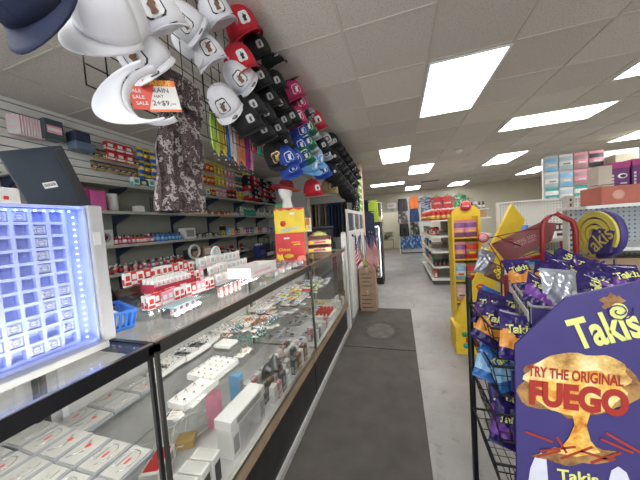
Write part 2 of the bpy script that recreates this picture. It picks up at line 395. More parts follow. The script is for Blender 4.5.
# ================================================================ GLASS CASES AND THE COUNTER
CT = 1.215; CX0, CX1 = -1.42, -.767; DECK = .46; SHELF = .80
BLK = mat('black_case_frame', (.02, .02, .022), .3, .3)
SIL = mat('brushed_case_frame', (.5, .49, .44), .28, 1.0)
RAIL = mat('dark_steel_rail', (.10, .10, .095), .35, .6)
KICK = mat('black_kick_panel', (.022, .021, .021), .45, var=.3)
CASE_FILL = lamp_mat('case_fill_glow', (1, .98, .94), 38)  # glow added to brighten the case contents
def case(y0, y1, label, top, post, shelves=((CX0 + .03, CX1 - .12, SHELF),)):
    t = thing('display_case', label, 'display case', (0, y0, 0), group='glass display cases of the counter')
    L_ = y1 - y0
    MB().box(CX0 + .02, CX1 - .03, .005, L_ - .005, 0, .36, KICK).build('kick_base', t)
    MB().box(CX1 - .03, CX1 - .02, .005, L_ - .005, .001, .03, LGREY).build('floor_edge_strip', t)
    MB().box(CX0, CX1, .003, L_ - .003, .362, DECK - .02, TAN).box(CX0, CX1 + .004, .003, L_ - .003, DECK - .02, DECK - .001, SIL).box(CX0 + .02, CX1 - .02, .02, L_ - .02, DECK - .001, DECK, LGREY).build('deck', t)
    f = MB(); r = .016
    f.box(CX0, CX1, .003, .003 + r, CT - .035, CT - .008, top).box(CX0, CX1, L_ - r - .003, L_ - .003, CT - .035, CT - .008, top)
    f.box(CX1 - r, CX1, .003, L_ - .003, CT - .045, CT - .002, top).box(CX0, CX0 + r, .003, L_ - .003, CT - .045, CT - .002, top)
    for yy in (.003, L_ - r - .003):
        f.box(CX1 - .012, CX1, yy, yy + .011, DECK, CT - .045, post)
        f.box(CX0, CX0 + r, yy, yy + r, DECK, CT - .045, post)
    f.box(CX1 - .014, CX1 - .001, .003, L_ - .003, CT - .002, CT + .0003, SIL)
    f.build('frame', t)
    MB().box(CX0 + r, CX1 - r, .02, L_ - .02, CT - .008, CT - .002, GLASS).build('top_glass', t)
    MB().box(CX1 - .009, CX1 - .004, .02, L_ - .02, DECK, CT - .045, GLASS).build('front_glass', t)
    MB().box(CX0 + .003, CX0 + .009, .02, L_ - .02, DECK, CT - .045, mat('case_sliding_door', (.5, .5, .48), .3)).build('sliding_door', t)
    for a, b, z in shelves: MB().box(a, b, .02, L_ - .02, z - .008, z, GLASS).build('glass_shelf', t)
    for yy in (.05, L_ - .07): MB().box(CX0 + .01, CX0 + .03, yy, yy + .02, DECK, CT - .05, LGREY).build('shelf_standard', t)
    MB().box(CX1 - .034, CX1 - .018, .05, L_ - .05, CT - .03, CT - .018, CASE_FILL).build('fill_strip', t)  # added strip, hidden behind the top rail, lights the goods inside
    return t
case(-.95, .59, 'black framed glass display case nearest the camera holding flat jewellery boxes', BLK, BLK, ((CX0 + .03, CX1 - .03, .84),))
case(.592, 2.10, 'long glass display case in the middle holding ring trays and small cartons', RAIL, RAIL)
case(2.103, 3.57, 'far glass display case nearest the flags holding bracelets and yellow packets', SIL, SIL)
# ---- flat jewellery boxes in the near case
PADW = mat('grey_white_velvet_pad', (.43, .42, .385), .8); PADB = mat('silver_grey_box', (.30, .32, .33), .5)
def jewel_box(kind):
    t = thing('jewelry_box', 'x', 'jewelry box')
    w, d = .115, .088
    MB().rbox(-w / 2, w / 2, -d / 2, d / 2, 0, .016, PADB, .003).build('tray', t)
    MB().rbox(-w / 2 + .005, w / 2 - .005, -d / 2 + .005, d / 2 - .005, .0165, .021, PADW, .002).build('pad', t)
    j = MB()
    if kind == 0:
        pts = [(.038 * math.cos(a), .03 * math.sin(a), .0235) for a in [k * PI / 6 - PI * .9 for k in range(11)]]
        j.tube(pts, .0012, CHROME, 5); j.cbox((0, -.004, .023), (.02, .006, .002), RED); j.cbox((0, .012, .023), (.045, .002, .002), CHROME)
    elif kind == 1:
        [j.cbox((-.028 + .012 * q, -.004, .0216), (.007, .014, .001), GREY) for q in range(5)]; j.tube([(-.04, -.02, .023), (0, -.028, .023), (.04, -.02, .023)], .0012, CHROME, 5)
    else:
        j.tube([(-.04, .02, .023), (-.01, -.01, .023), (.03, .015, .023)], .0015, CHROME, 5); j.cbox((.012, .0, .023), (.012, .014, .002), RED)
    j.build('jewelry', t)
    return t
# lettering above is generic silver-tone print on the box lid
jb = [jewel_box(k) for k in (0, 1, 2)]
lab = ['grey jewellery box with a looped chain and small red tag in the near case', 'grey jewellery box with printed grey letters across its pad in the near case', 'grey jewellery box with a bent chain and red square in the near case']
for ix in range(6):
    for iy in range(9):
        k = [0, 2, 1, 0, 2, 0, 1][(ix * 3 + iy * 2) % 7]
        x, z = -1.34 + ix * .0985, .841
        dup(jb[k], (x, -.42 + iy * .118 + .006 * random.random(), z), PI / 2 + random.uniform(-.04, .04), lab[k], 'flat jewellery boxes, style %d' % (k + 1))
for iy in range(3):
    for ix in range(2): dup(jb[[0, 2, 1][(ix + iy) % 3]], (-1.345 + ix * .095, .66 + iy * .118, SHELF + .001), PI / 2, ['grey jewellery box with a looped chain at the near end of the middle case', 'grey jewellery box with a bent chain at the near end of the middle case', 'grey jewellery box with printed letters at the near end of the middle case'][(ix + iy) % 3], 'jewellery boxes at the near end of the middle case, style %d' % ((ix + iy) % 3 + 1))
# ---- ring trays on the shelf of the middle case
TRAYW = mat('white_foam_tray', (.8, .79, .76), .7); RINGM = mat('silver_rings', (.6, .6, .6), .2, 1.0)
def ring_tray(label, n=4, m_=6, w=.17, d=.24, filler=None):
    t = thing('ring_tray', label, 'ring tray')
    b = MB(); b.box(-w / 2, w / 2, -d / 2, d / 2, 0, .006, TRAYW)
    for a in ((-w / 2, -w / 2 + .005, -d / 2, d / 2), (w / 2 - .005, w / 2, -d / 2, d / 2), (-w / 2, w / 2, -d / 2, -d / 2 + .005), (-w / 2, w / 2, d / 2 - .005, d / 2)): b.box(*a, .006, .028, TRAYW)
    b.build('tray', t)
    MB().rbox(-w / 2 + .007, w / 2 - .007, -d / 2 + .007, d / 2 - .007, .007, .022, filler or TRAYW, .003).build('foam', t)
    r_ = MB()
    for i in range(n):
        for j in range(m_):
            x = -w / 2 + (i + .5) * w / n; y = -d / 2 + (j + .5) * d / m_
            if filler is None:
                pts = [(x + .009 * math.cos(a), y, .027 + .008 * math.sin(a)) for a in [q * PI / 4 for q in range(8)]]
                r_.tube(pts, .0016, RINGM, 4, closed=True); r_.cbox((x, y, .037), (.007, .007, .004), random.choice([GOLD, RINGM, DARK]))
            else:
                r_.tube([(x - .02, y, .026), (x, y + .012, .026), (x + .02, y, .026)], .002, GOLD, 4)
    r_.build('rings', t)
    return t
def pt(x, y, z): return atZ(x, y, z)
Z1 = SHELF + .002
for i, (px, py, n, m_, w, d, lab_) in enumerate([
    (187, 352, 3, 5, .15, .2, 'white ring tray at the near end of the middle case'),
    (195, 395, 2, 4, .10, .2, 'narrow white tray with two chain loops at the front of the middle case'),
    (214, 371, 4, 5, .17, .2, 'white ring tray with two rows of large rings above the pink box'),
    (232, 322, 4, 7, .2, .2, 'white tray crowded with small gold and silver rings'),
    (250, 308, 4, 7, .17, .2, 'white ring tray behind the crowded ring tray'),
    (270, 290, 3, 5, .16, .2, 'white ring tray half way down the middle case')]):
    t = ring_tray(lab_, n, m_, w, d); p = pt(px, py, Z1); t.location = (max(CX0 + .03 + w / 2, min(CX1 - .13 - w / 2 + .02, p.x)), p.y, Z1); t.rotation_euler = (0, 0, random.uniform(-.08, .08))
def simple(name, label, cat, mb, loc, rz=0.0, group=None, bevel=0):
    return tag(mb.build(name, loc=loc, rot=(0, 0, rz), bevel=bevel), label, cat, group)
extra = [('white ring tray against the back of the middle case near the dark tray', -1.32, 1.12), ('white ring tray against the back, second from the dark tray', -1.32, 1.36), ('white ring tray against the back beside the bead pile', -1.32, 1.60)]
for l_, x, y in extra: t = ring_tray(l_, 3, 5, .13, .2); t.location = (x, y, Z1)
# bracelets and dark tray in the shelf
t = ring_tray('dark brown tray of rings behind the narrow chain tray', 3, 4, .1, .12); t.location = (-1.29, 1.01, Z1); t.scale = (.8, .8, 1)
t.children[1].data.materials[0] = WOOD
# flat white lids
for px, py, l_ in ((205, 343, 'flat white jewellery box lid beside the near ring tray'), (226, 345, 'flat white box lid leaning toward the ring trays')):
    p = pt(px, py, Z1); simple('box_lid', l_, 'box lid', MB().rbox(-.06, .06, -.05, .05, 0, .02, OFFW, .004), (p.x, p.y, Z1))
ec = MB(); ec.rbox(-.022, .022, -.03, .03, 0, .005, OFFW, .001, 1).tube([(-.008, .01, .006), (-.008, -.012, .006)], .0018, GOLD, 4).tube([(.008, .01, .006), (.008, -.012, .006)], .0018, GOLD, 4).cbox((0, .022, .0056), (.03, .008, .001), DARK)
ec = tag(ec.build('small_earring_card'), 'x', 'earring card')
for i in range(90):
    xx = CX1 - .15 - .04 * random.random() if i < 14 else random.uniform(CX0 + .08, CX1 - .17); yy = random.uniform(.75, 1.4) if i < 14 else random.uniform(1.5, 3.4)
    dup(ec, (xx, yy, Z1 + .006 * (i % 3)), random.uniform(-.5, .5) + PI / 2, 'small white card with gold earrings loose on the case shelf', 'loose earring cards on the case shelf')
# ---- bead and bracelet piles
def bracelet(cols):
    b = MB(); n = 14
    for k in range(n):
        a = 2 * PI * k / n
        b.lathe([(.0005, -.005), (.005, -.002), (.005, .002), (.0005, .005)], cols[k % len(cols)], 6, Matrix.Translation((.03 * math.cos(a), .03 * math.sin(a), .005)))
    o = b.build('bead_bracelet'); return tag(o, 'x', 'bracelet')
brk = [(bracelet([BLACK, TEAL]), 'black and teal bead bracelet in the pile on the case shelf'), (bracelet([ORANGE, RED]), 'orange and red bead bracelet in the pile on the case shelf'), (bracelet([CHROME, LGREY]), 'silver grey bead bracelet on the case shelf'), (bracelet([BLUE, OFFW]), 'blue and white bead bracelet on the case shelf')]
for i in range(64):
    k = random.choice([0, 0, 1, 2, 2, 3]); yy = random.uniform(1.45, 1.95) if i < 44 else random.uniform(2.2, 3.2)
    o, l_ = brk[k]
    dup(o, (random.uniform(CX0 + .12, CX1 - .2), yy, Z1 + .012 * (i % 4)), Euler((random.uniform(-.12, .12), random.uniform(-.12, .12), random.random() * 3)).to_matrix(), l_, 'bead bracelets on the case shelf %s' % 'abcd'[k])
# ---- small cartons standing along the front of the deck
def carton(name, w, d, h, base, band, label='x', cat='box', txt=None, tm=None, side=None):
    """printed carton: front faces -Y"""
    b = MB(); b.box(-w / 2, w / 2, -d / 2, d / 2, 0, h, base)
    e = .0008
    b.box(-w * .46, w * .46, -d / 2 - e, -d / 2, h * .08, h * .30, band)
    b.box(-w * .3, w * .3, -d / 2 - e, -d / 2, h * .42, h * .78, side or band)
    b.box(-w / 2 - e, -w / 2, -d * .4, d * .4, h * .1, h * .55, band).box(w / 2, w / 2 + e, -d * .4, d * .4, h * .1, h * .55, band)
    b.box(-w * .35, w * .35, -d * .2, d * .1, h, h + e, tm or band)
    if txt: b.text(txt, w * .8, front(0, h * .6, -d / 2 - 2 * e), tm or WHITE)
    return tag(b.build(name), label, cat)
P_ = {}
P_['w'] = carton('perfume_carton', .05, .032, .10, OFFW, LGREY)
P_['k'] = carton('perfume_carton', .055, .03, .11, DARK, GREY)
P_['p'] = carton('perfume_carton', .05, .035, .10, mat('dusty_pink', (.5, .22, .22), .5), LGREY)
P_['s'] = carton('perfume_carton', .055, .035, .105, LGREY, WHITE)
P_['b'] = carton('perfume_carton', .06, .04, .13, mat('brown_box', (.16, .11, .08), .5), GOLD)
labs = {'w': 'small white perfume carton standing on the case deck', 'k': 'black perfume carton standing on the case deck', 'p': 'dusty pink carton standing on the case deck', 's': 'silver grey perfume carton on the case deck', 'b': 'dark brown perfume carton on the case deck'}
seq = 'wwskwpswbwkswwpskwbwsw'
y = 1.36
i = 0
while y < 3.5:
    if 2.06 < y < 2.16: y += .07; continue
    for row in range(4 if y > 1.15 else 2):
        k = seq[(i * 5 + row * 3) % len(seq)]
        if random.random() < .1 or (2.6 < y < 3.08): continue
        if y > 2.2 and row > 1: continue
        dup(P_[k], (CX1 - .04 - row * .062, y + random.uniform(-.004, .004), DECK + .001), PI / 2 + random.uniform(-.08, .08), labs[k], 'cartons on the case deck, ' + k.replace('w', 'white').replace('k', 'black').replace('p', 'pink').replace('s', 'silver').replace('b', 'brown') if len(k) == 1 else None, scale=(1, 1, random.choice([.9, 1.0, 1.15])))
    y += .066; i += 1
def big_carton(label, w, d, h, loc, rz, base, top=None, txt=None, tc_=GREY):
    b = MB(); b.rbox(-w / 2, w / 2, -d / 2, d / 2, 0, h, base, .002, 1)
    if top: b.box(-w * .4, w * .4, -d * .4, d * .4, h, h + .0008, top)
    b.box(w / 2, w / 2 + .0008, -d * .35, d * .35, h * .2, h * .8, tc_)
    if txt: b.text(txt, w * .6, Matrix.Translation((0, 0, h + .0015)), tc_)
    return simple('carton', label, 'box', b, loc, rz)
p = atZ(250, 395, .66)
big_carton('long white carton lying on the cartons near the front glass', .1, .30, .05, (-.85, 1.10, .605), -.03, OFFW, None)
for k, (yy, l_) in enumerate([(.98, 'white carton under the near end of the long white carton'), (1.22, 'grey and white carton under the far end of the long white carton')]):
    big_carton(l_, .09, .06, .14, (-.85, yy, DECK + .001), 0, OFFW if k == 0 else LGREY, None)
for k in range(3):
    big_carton(['white carton with a black edged top, first of three behind the front corner', 'white carton with a black edged top, middle of three near the corner', 'white carton with a black edged top, last of three by the long carton'][k], .11, .055, .15, (-.845, .70 + k * .062, DECK + .001), .12, OFFW, mat('carton_lid', (.65, .64, .6), .6), None, DARK)
big_carton('open tan cardboard carton in the front corner of the middle case', .12, .1, .10, (-1.0, .665, DECK + .001), .3, mat('tan_cardboard', (.6, .45, .27), .7))
big_carton('white carton with a red square on its lid beside the open tan carton', .08, .16, .07, (-1.12, .82, DECK + .001), .4, OFFW, RED)
big_carton('tall pink carton standing under the ring trays', .07, .05, .2, (-1.05, 1.12, DECK + .001), .2, PINK, None, None, PINK)
big_carton('light blue carton standing under the ring trays', .07, .05, .2, (-1.03, 1.3, DECK + .001), .1, LBLUE)
big_carton('small gold carton lying among the cables', .09, .07, .04, (-1.12, .98, DECK + .001), .5, mat('gold_card', (.6, .42, .15), .5))
# white cables coiled on the deck
for k in range(5):
    pts = [(-1.25 + .09 * math.cos(a + k) * (1 + .2 * math.sin(3 * a)) + .03 * k, .85 + .13 * math.sin(a) + .07 * k, DECK + .006 + .006 * k + .003 * math.sin(5 * a)) for a in [q * PI / 8 for q in range(14)]]
    simple('charging_cable', 'white cable coiled on the deck behind the cartons', 'cable', MB().tube(pts, .003, OFFW, 5), (0, 0, 0), group='coiled white cables')
# clear bag
b = MB(); b.surf(lambda u, v: (.11 * (u - .5), .18 * (v - .5), .02 + .05 * math.sin(PI * u) * math.sin(PI * v) + .012 * math.sin(9 * u + 5 * v)), 10, 14, mat('crinkled_grey_plastic', (.16, .17, .18), .12, .5), thick=.004)
simple('plastic_bag', 'crinkled grey plastic bag among the white cartons', 'bag', b, (-.90, 1.55, DECK + .12), .2)
# ---- far case content
FCY = [(2.25, 'w'), (2.4, 's')]
pk = []
for nm, c1, c2 in (('yellow', YEL, RED), ('white', OFFW, BLUE), ('lime', LIME, GREEN), ('grey', LGREY, DARK)):
    b = MB(); b.rbox(-.045, .045, -.03, .03, 0, .012, c1, .003, 1).box(-.035, .01, -.02, .02, .012, .0128, c2).box(.016, .036, -.02, .02, .012, .0128, WHITE)
    pk.append((tag(b.build('flat_packet'), 'x', 'packet'), nm))
for i in range(100):
    o, nm = pk[[3, 1, 3, 1, 3, 0, 1, 2][i % 8] if i < 70 else [0, 1, 2, 3][i % 4]]
    lvl = i % 2
    zz = Z1 if lvl else DECK + .001
    yy = 2.2 + .95 * random.random() if i < 70 else 2.9 + random.random() * .6
    xx = random.uniform(CX0 + .08, CX1 - .19) if lvl else random.uniform(CX0 + .1, CX1 - .18)
    dup(o, (xx, yy, zz + .013 * (i % 3)), random.uniform(-.3, .3) + PI / 2, '%s flat packet loose in the far display case' % nm, 'flat %s packets in the far case' % nm)
for k, (nm, c1) in enumerate((('red', RED), ('green', GREEN))):
    big_carton('%s carton on the shelf of the far case' % nm, .1, .07, .03, (-1.02, 2.62 + k * .14, Z1 + .04), 0, c1, WHITE)
t = thing('lighter_tray', 'white tray of red topped lighters at the front of the far case', 'lighter tray', (-.9, 2.85, DECK + .05))
MB().box(-.1, .1, -.13, .13, -.048, .0, OFFW).build('tray', t)
for i in range(4):
    for j in range(6): 
        o = MB().rbox(-.012, .012, -.008, .008, 0, .05, RED, .003, 1).build('lighter', t); o.location = (-.07 + i * .045, -.1 + j * .04, .001)
# grey pads lying in rows on the middle shelf
pd = MB(); pd.rbox(-.05, .05, -.035, .035, 0, .012, DARK, .003, 1).rbox(-.043, .043, -.028, .028, .012, .016, LGREY, .002, 1)
for k in range(3): pd.tube([(-.03 + .03 * k, -.02, .018), (-.025 + .03 * k, .02, .018)], .0015, CHROME, 4)
pd = tag(pd.build('earring_card'), 'x', 'earring card')
for i in range(5):
    for j in range(3): dup(pd, (-1.0 - j * .115, 1.98 + .0 * i - .0 + (i - 4) * -.0 + (i * .09 if i < 1 else .15 + i * .09), Z1), PI / 2, 'dark card with silver earrings laid in rows in the glass case', 'earring cards in rows')
# ================================================================ SHELVES ALONG THE LEFT WALL
WX = -3.225
SLAT = mat('white_slatwall', (.74, .73, .70), .5, var=.03)
s_ = MB(); s_.box(WX - .01, WX + .004, -.9, 4.6, 2.2, CEIL - .002, DARK)
z = 2.205
while z < CEIL - .03: s_.box(WX + .004, WX + .018, -.9, 4.6, z, min(z + .068, CEIL - .003), SLAT); z += .078
z = 1.2
while z < 2.13: s_.box(WX + .004, WX + .018, -.9, 1.2, z, z + .068, SLAT); z += .078
struct('wall_slat_panel', s_)
SHM = mat('grey_shelf_metal', (.42, .43, .38), .5, var=.04); BRK = mat('dark_blue_bracket', (.02, .03, .07), .5)
SZ = {'A': 2.175, 'B': 1.87, 'C': 1.5, 'D': 1.19}
for k, l_ in (('A', 'topmost long grey wall shelf under the hanging packs'), ('B', 'second long grey wall shelf with the magenta box and green bottles'), ('C', 'third long grey wall shelf carrying the row of small red bottles'), ('D', 'lowest long grey wall shelf behind the counter displays')):
    t = thing('wall_shelf', l_, 'wall shelf', (WX + .02, 0, SZ[k]), group='long grey shelves on the left wall')
    MB().box(0, .28, 1.25 if k != 'D' else .3, 5.85, -.022, 0, SHM).box(.28, .286, 1.25 if k != 'D' else .3, 5.85, -.03, .003, SHM).build('shelf_board', t)
    for yy in (1.3, 2.15, 2.95, 3.7, 4.5, 5.3):
        o = MB().prism([(0, -.023), (.25, -.023), (.25, -.04), (.03, -.12), (0, -.14)], -.012, .012, BRK).build('bracket', t); o.location = (0, yy, 0)
u = MB()
for yy in (1.3, 2.15, 2.95, 3.7, 4.5, 5.3):
    tag(MB().box(-.006, .012, -.014, .014, .3, 2.17, BRK).build('shelf_upright', loc=(WX, yy, 0)), 'dark blue slotted upright that carries the wall shelves', 'shelf upright', 'dark uprights behind the wall shelves')
tag(MB().rbox(0, .34, 0, 5.0, -.03, 0, WOOD, .004).build('back_counter', loc=(-2.9, .8, 1.02)), 'dark brown worktop below the wall shelves', 'worktop')
# ---------------------------------------------------------------- products
def bottle(name, h, r, body, cap, band, label='x', cat='bottle', neck=.4):
    b = MB(); b.lathe([(r * .9, 0), (r, .004), (r, h * .62), (r * neck, h * .76), (r * neck, h * .8)], body, 10)
    b.lathe([(r * neck * 1.25, h * .8), (r * neck * 1.25, h), (.0005, h)], cap, 10)
    b.lathe([(r * 1.015, h * .15), (r * 1.015, h * .52)], band, 10)
    return tag(b.build(name), label, cat)
def pouch(name, w, h, base, band, logo=None, label='x', cat='packet', header=None, th=.02):
    """hanging printed packet with a card header; front faces -Y"""
    b = MB()
    b.surf(lambda u, v: (w * (u - .5), -th * (4 * u * (1 - u)) ** .5 * (4 * v * (1 - v)) ** .5, h * v), 6, 6, lambda u, v: band if .3 < v < .6 else base)
    b.surf(lambda u, v: (w * (.5 - u), th * .3 * (4 * u * (1 - u)) ** .5 * (4 * v * (1 - v)) ** .5, h * v), 4, 4, base)
    b.box(-w / 2, w / 2, -.002, .002, h, h * 1.2, header or band)
    if logo: b.cbox((0, -th - .001, h * .45), (w * .5, .002, h * .12), logo)
    return tag(b.build(name), label, cat)
WR = PI / 2
def row(protos, xs, y0, y1, z, step, labels, group, jit=.006, sc=(.92, 1.08), fl=0):
    i = 0; y = y0
    while y < y1:
        for j, x in enumerate(xs):
            n = (i * 7 + j * 3 + (i // 3)) % len(protos)
            dup(protos[n], (x + random.uniform(-jit, jit), y + random.uniform(-jit, jit), z + .001), WR + random.uniform(-.12, .12), labels[n], group + ('' if len(set(labels)) == 1 else ', kind %d' % (labels.index(labels[n]) + 1)), scale=(1, 1, random.uniform(*sc)))
        y += step; i += 1
A, B_, C_, D_ = SZ['A'], SZ['B'], SZ['C'], SZ['D']
XF = WX + .22
# hanging packs of the slat wall
padp = carton('nail_pad_pack', .085, .012, .17, mat('pale_pink', (.68, .5, .52), .5), LGREY, cat='packet')
for i in range(9):
    dup(padp, (-3.13, 1.37 + i * .019, 2.53), .75, 'pale pink striped hanging pack in the row near the ceiling', 'pale pink packs on one hook')
blk = MB().rbox(-.07, .07, -.06, .06, 0, .18, mat('dark_teal_pack', (.05, .08, .09), .4), .006).box(-.055, .055, -.062, -.06, .05, .12, PINK).box(-.05, .05, -.063, -.06, .07, .1, OFFW)
simple('clip_pack', 'dark pack with a pink label hanging next to the pale pink packs', 'packet', blk, (-3.1, 1.6, 2.54), WR)
blk = MB().rbox(-.07, .07, -.07, .07, 0, .14, mat('navy_pack', (.03, .04, .09), .45), .01).rbox(-.09, .09, -.1, .03, -.05, .03, mat('slate_blue_pack', (.12, .18, .25), .45), .01)
simple('brush_pack', 'navy blue hanging pack over a slate blue one', 'packet', blk, (-3.1, 1.82, 2.54), WR)
gc = pouch('earring_pack', .07, .09, mat('gold_foil', (.55, .42, .2), .3, .6), DARK, OFFW, th=.012)
for i in range(14): dup(gc, (-3.17 + .05 * (i % 2), 1.98 + (i // 2) * .075, 2.34 + .12 * (i % 2)), WR, 'gold speckled earring pack on the slat wall', 'gold earring packs on the slat wall')
rc = carton('lash_box', .09, .05, .10, RED, WHITE, cat='box')
for i in range(6): dup(rc, (-3.12, 2.12 + .105 * (i % 3), 2.47 + .11 * (i // 3)), WR, 'red and white small box near the top of the slat wall', 'red lash boxes')
yb = pouch('sewing_pack', .08, .14, BLUE, YEL, WHITE, th=.018); yb2 = pouch('battery_pack', .075, .13, DARK, YEL, RED, th=.018); wb = pouch('charger_pack', .08, .13, WHITE, LBLUE, GREY, th=.03); gb = pouch('adapter_pack', .08, .13, LGREY, WHITE, TEAL, th=.03)
rb = pouch('toy_pack', .09, .13, RED, YEL, BLUE, th=.03); pb = pouch('hair_pack', .08, .14, PINK, WHITE, MAG, th=.02); kb = pouch('glove_pack', .1, .16, BLACK, RED, WHITE, th=.04); yy_ = pouch('ribbon_pack', .09, .16, YEL, LIME, RED, th=.015); br = pouch('comb_pack', .07, .15, BROWN, ORANGE, WHITE, th=.02)
for i in range(12):
    q = [yb, yb2, yb, br][i % 4]; dup(q, (-3.14, 2.5 + .09 * (i % 4), 2.22 + .17 * (i // 4)), WR, ['blue and yellow pack on the slat wall', 'black and yellow pack on the slat wall', 'blue and yellow pack on the slat wall', 'brown pack beside the blue and yellow ones'][i % 4], 'packs near the red lash boxes, %s' % q.name.split('.')[0].replace('_', ' '))
for i in range(10):
    q = [wb, gb][i % 2]; dup(q, (-3.14, 2.95 + .1 * (i // 2), 2.25 + .2 * (i % 2)), WR, ['white and blue pack over the topmost shelf', 'grey and white pack over the topmost shelf'][i % 2], 'white and grey charger packs, ' + ['white', 'grey'][i % 2])
LBS = ['red and yellow toy pack above the topmost shelf', 'pink hair pack above the topmost shelf', 'black glove pack above the topmost shelf', 'yellow ribbon pack above the topmost shelf', 'brown comb pack above the topmost shelf', 'blue sewing pack above the topmost shelf', 'grey adapter pack above the topmost shelf']
for zz in (2.2, 2.42, 2.63):
    row([rb, yy_, pb, yb, yy_, gb, br][:7] if zz > 2.4 else [rb, pb, kb, yy_, br, yb, gb], [-3.12], 3.6, 5.0 if zz > 2.3 else 5.1, zz, .1, [LBS[0], LBS[3], LBS[1], LBS[5], LBS[3], LBS[6], LBS[4]] if zz > 2.4 else LBS, 'packs hanging above the topmost shelf %s' % {2.2: 'low', 2.42: 'middle', 2.63: 'high'}[zz])
# caps piled on the topmost shelf at the partition end: built with the hats further down
# small goods standing on shelf A
w1 = carton('soap_box', .08, .06, .12, WHITE, TEAL, cat='box'); w2 = carton('medicine_box', .07, .05, .09, OFFW, RED, cat='box'); w3 = carton('card_box', .09, .05, .1, DARK, LGREY, cat='box')
row([w1, w2, w1, w3], [-3.02], 2.3, 3.6, A, .1, ['white and teal box on the topmost shelf', 'small white and red box on the topmost shelf', 'white and teal box on the topmost shelf', 'dark box on the topmost shelf'], 'boxes on the topmost shelf')
# ---- shelf B
t = thing('storage_case', 'magenta translucent plastic storage case on the second shelf', 'storage case', (-3.07, 1.72, B_ + .001))
cb_ = MB().rbox(-.12, .12, -.25, .05, 0, .22, MAG, .01); MB().rbox(-.12, .12, .055, .2, 0, .21, mat('light_magenta', (.6, .1, .32), .3), .01).build('lid', t)
for i in range(8):
    for j in range(6): cb_.cbox((.122, -.23 + i * .034, .03 + j * .03), (.003, .012, .012), mat('dark_magenta', (.2, .01, .09), .4))
cb_.build('body', t)
simple('paper_roll', 'white paper roll standing next to the magenta case', 'paper roll', MB().lathe([(.055, 0), (.055, .2), (.02, .2), (.02, .1)], OFFW, 20), (-3.05, 2.04, B_ + .001))
big_carton('small white box beside the paper roll on the second shelf', .08, .1, .08, (-3.03, 2.32, B_ + .001), WR, OFFW)
t = thing('wire_basket', 'black mesh desk tray leaning on the second shelf', 'mesh tray', (-3.05, 2.62, B_ + .001))
b = MB()
for i in range(9): b.box(-.13 + .001, -.125, -.12 + i * .03, -.112 + i * .03, 0, .2, BLACK)
for j in range(7): b.box(-.128, -.122, -.12, .13, j * .032, j * .032 + .007, BLACK)
b.box(-.12, .1, -.12, .13, 0, .006, BLACK); b.build('mesh', t)
t.location.x += .12
cb = [carton('toy_car_box', .07, .05, .06, c, d_, cat='box') for c, d_ in ((RED, YEL), (ORANGE, WHITE), (BLUE, WHITE), (DARK, RED), (WHITE, PINK))]
cl = ['red and yellow small toy box on the second shelf', 'orange small toy box on the second shelf', 'blue small toy box on the second shelf', 'dark small toy box on the second shelf', 'white and pink small box on the second shelf']
row(cb, [-3.0, -3.08], 2.85, 4.3, B_, .078, cl, 'small toy boxes on the second shelf', sc=(.7, 1.2))
wbt = bottle('lotion_bottle', .19, .024, WHITE, WHITE, LGREY); gbt = bottle('shampoo_bottle', .16, .03, GREEN, WHITE, TEAL); cbt = bottle('clear_bottle', .14, .026, LGREY, DARK, OFFW)
row([gbt], [-3.0, -3.09], 4.52, 4.95, B_, .075, ['green shampoo bottle with white cap on the second shelf'], 'green bottles on the second shelf')
row([wbt], [-3.0], 4.38, 4.50, B_, .07, ['tall white lotion bottle on the second shelf'], 'white lotion bottles on the second shelf')
row([cbt, wbt], [-3.02], 5.0, 5.75, B_, .09, ['grey bottle with dark cap near the partition end of the second shelf', 'tall white bottle near the partition end of the second shelf'], 'bottles at the partition end')
# ---- shelf C
b = MB(); b.rbox(-.08, .08, -.04, .04, 0, .17, LGREY, .003, 1).lathe([(.05, 0), (.05, .003), (.03, .003), (.03, .0)], GREY, 20, Matrix.Translation((0, -.042, .09)) @ TX).lathe([(.025, 0), (.0005, .006)], MAG, 16, Matrix.Translation((0, -.042, .09)) @ TX)
simple('fan_box', 'grey box printed with a round fan on the third shelf', 'box', b, (-2.98, 1.86, C_ + .001), WR)
nb = bottle('nail_polish', .10, .02, RED, BLACK, WHITE); nb2 = bottle('nail_polish', .10, .02, MAG, WHITE, PINK); nbb = bottle('perfume_bottle', .11, .022, BLUE, DARK, LBLUE)
row([nb, nb2, nb], [-2.97, -3.03], 1.98, 2.42, C_, .048, ['small red bottle with black cap in the row on the third shelf', 'small magenta bottle with white cap in the row on the third shelf', 'small red bottle with black cap in the row on the third shelf'], 'small bottles on the third shelf')
row([nbb], [-2.97, -3.03, -3.09], 2.5, 2.88, C_, .055, ['small blue bottle in the rack on the third shelf'], 'blue bottles on the third shelf')
big_carton('white carton with dark squares on the third shelf', .12, .2, .16, (-3.02, 3.02, C_ + .001), 0, OFFW, None, None, GREY)
row([w3, carton('watch_box', .06, .05, .05, BLACK, GREY, cat='box')], [-2.98, -3.06], 3.2, 3.62, C_, .075, ['dark box on the third shelf', 'low black watch box on the third shelf'], 'dark boxes on the third shelf', sc=(.5, .9))
b = MB(); b.tube([(0, 0, 0), (0, .05, .1), (0, .02, .2)], .01, YEL, 6).tube([(0, .1, 0), (0, .06, .1), (0, .02, .2)], .01, YEL, 6).box(-.03, .03, .0, .1, .1, .17, BLACK).box(-.05, .05, -.03, .13, 0, .012, YEL)
simple('tool_stand', 'yellow folding stand holding a black pouch on the third shelf', 'stand', b, (-2.98, 3.72, C_ + .001))
tb = [carton('doll_box', .08, .05, .12, c, d_, cat='box') for c, d_ in ((LBLUE, WHITE), (YEL, OFFW), (MAG, PINK), (BLUE, OFFW), (DARK, LGREY), (OFFW, YEL))]
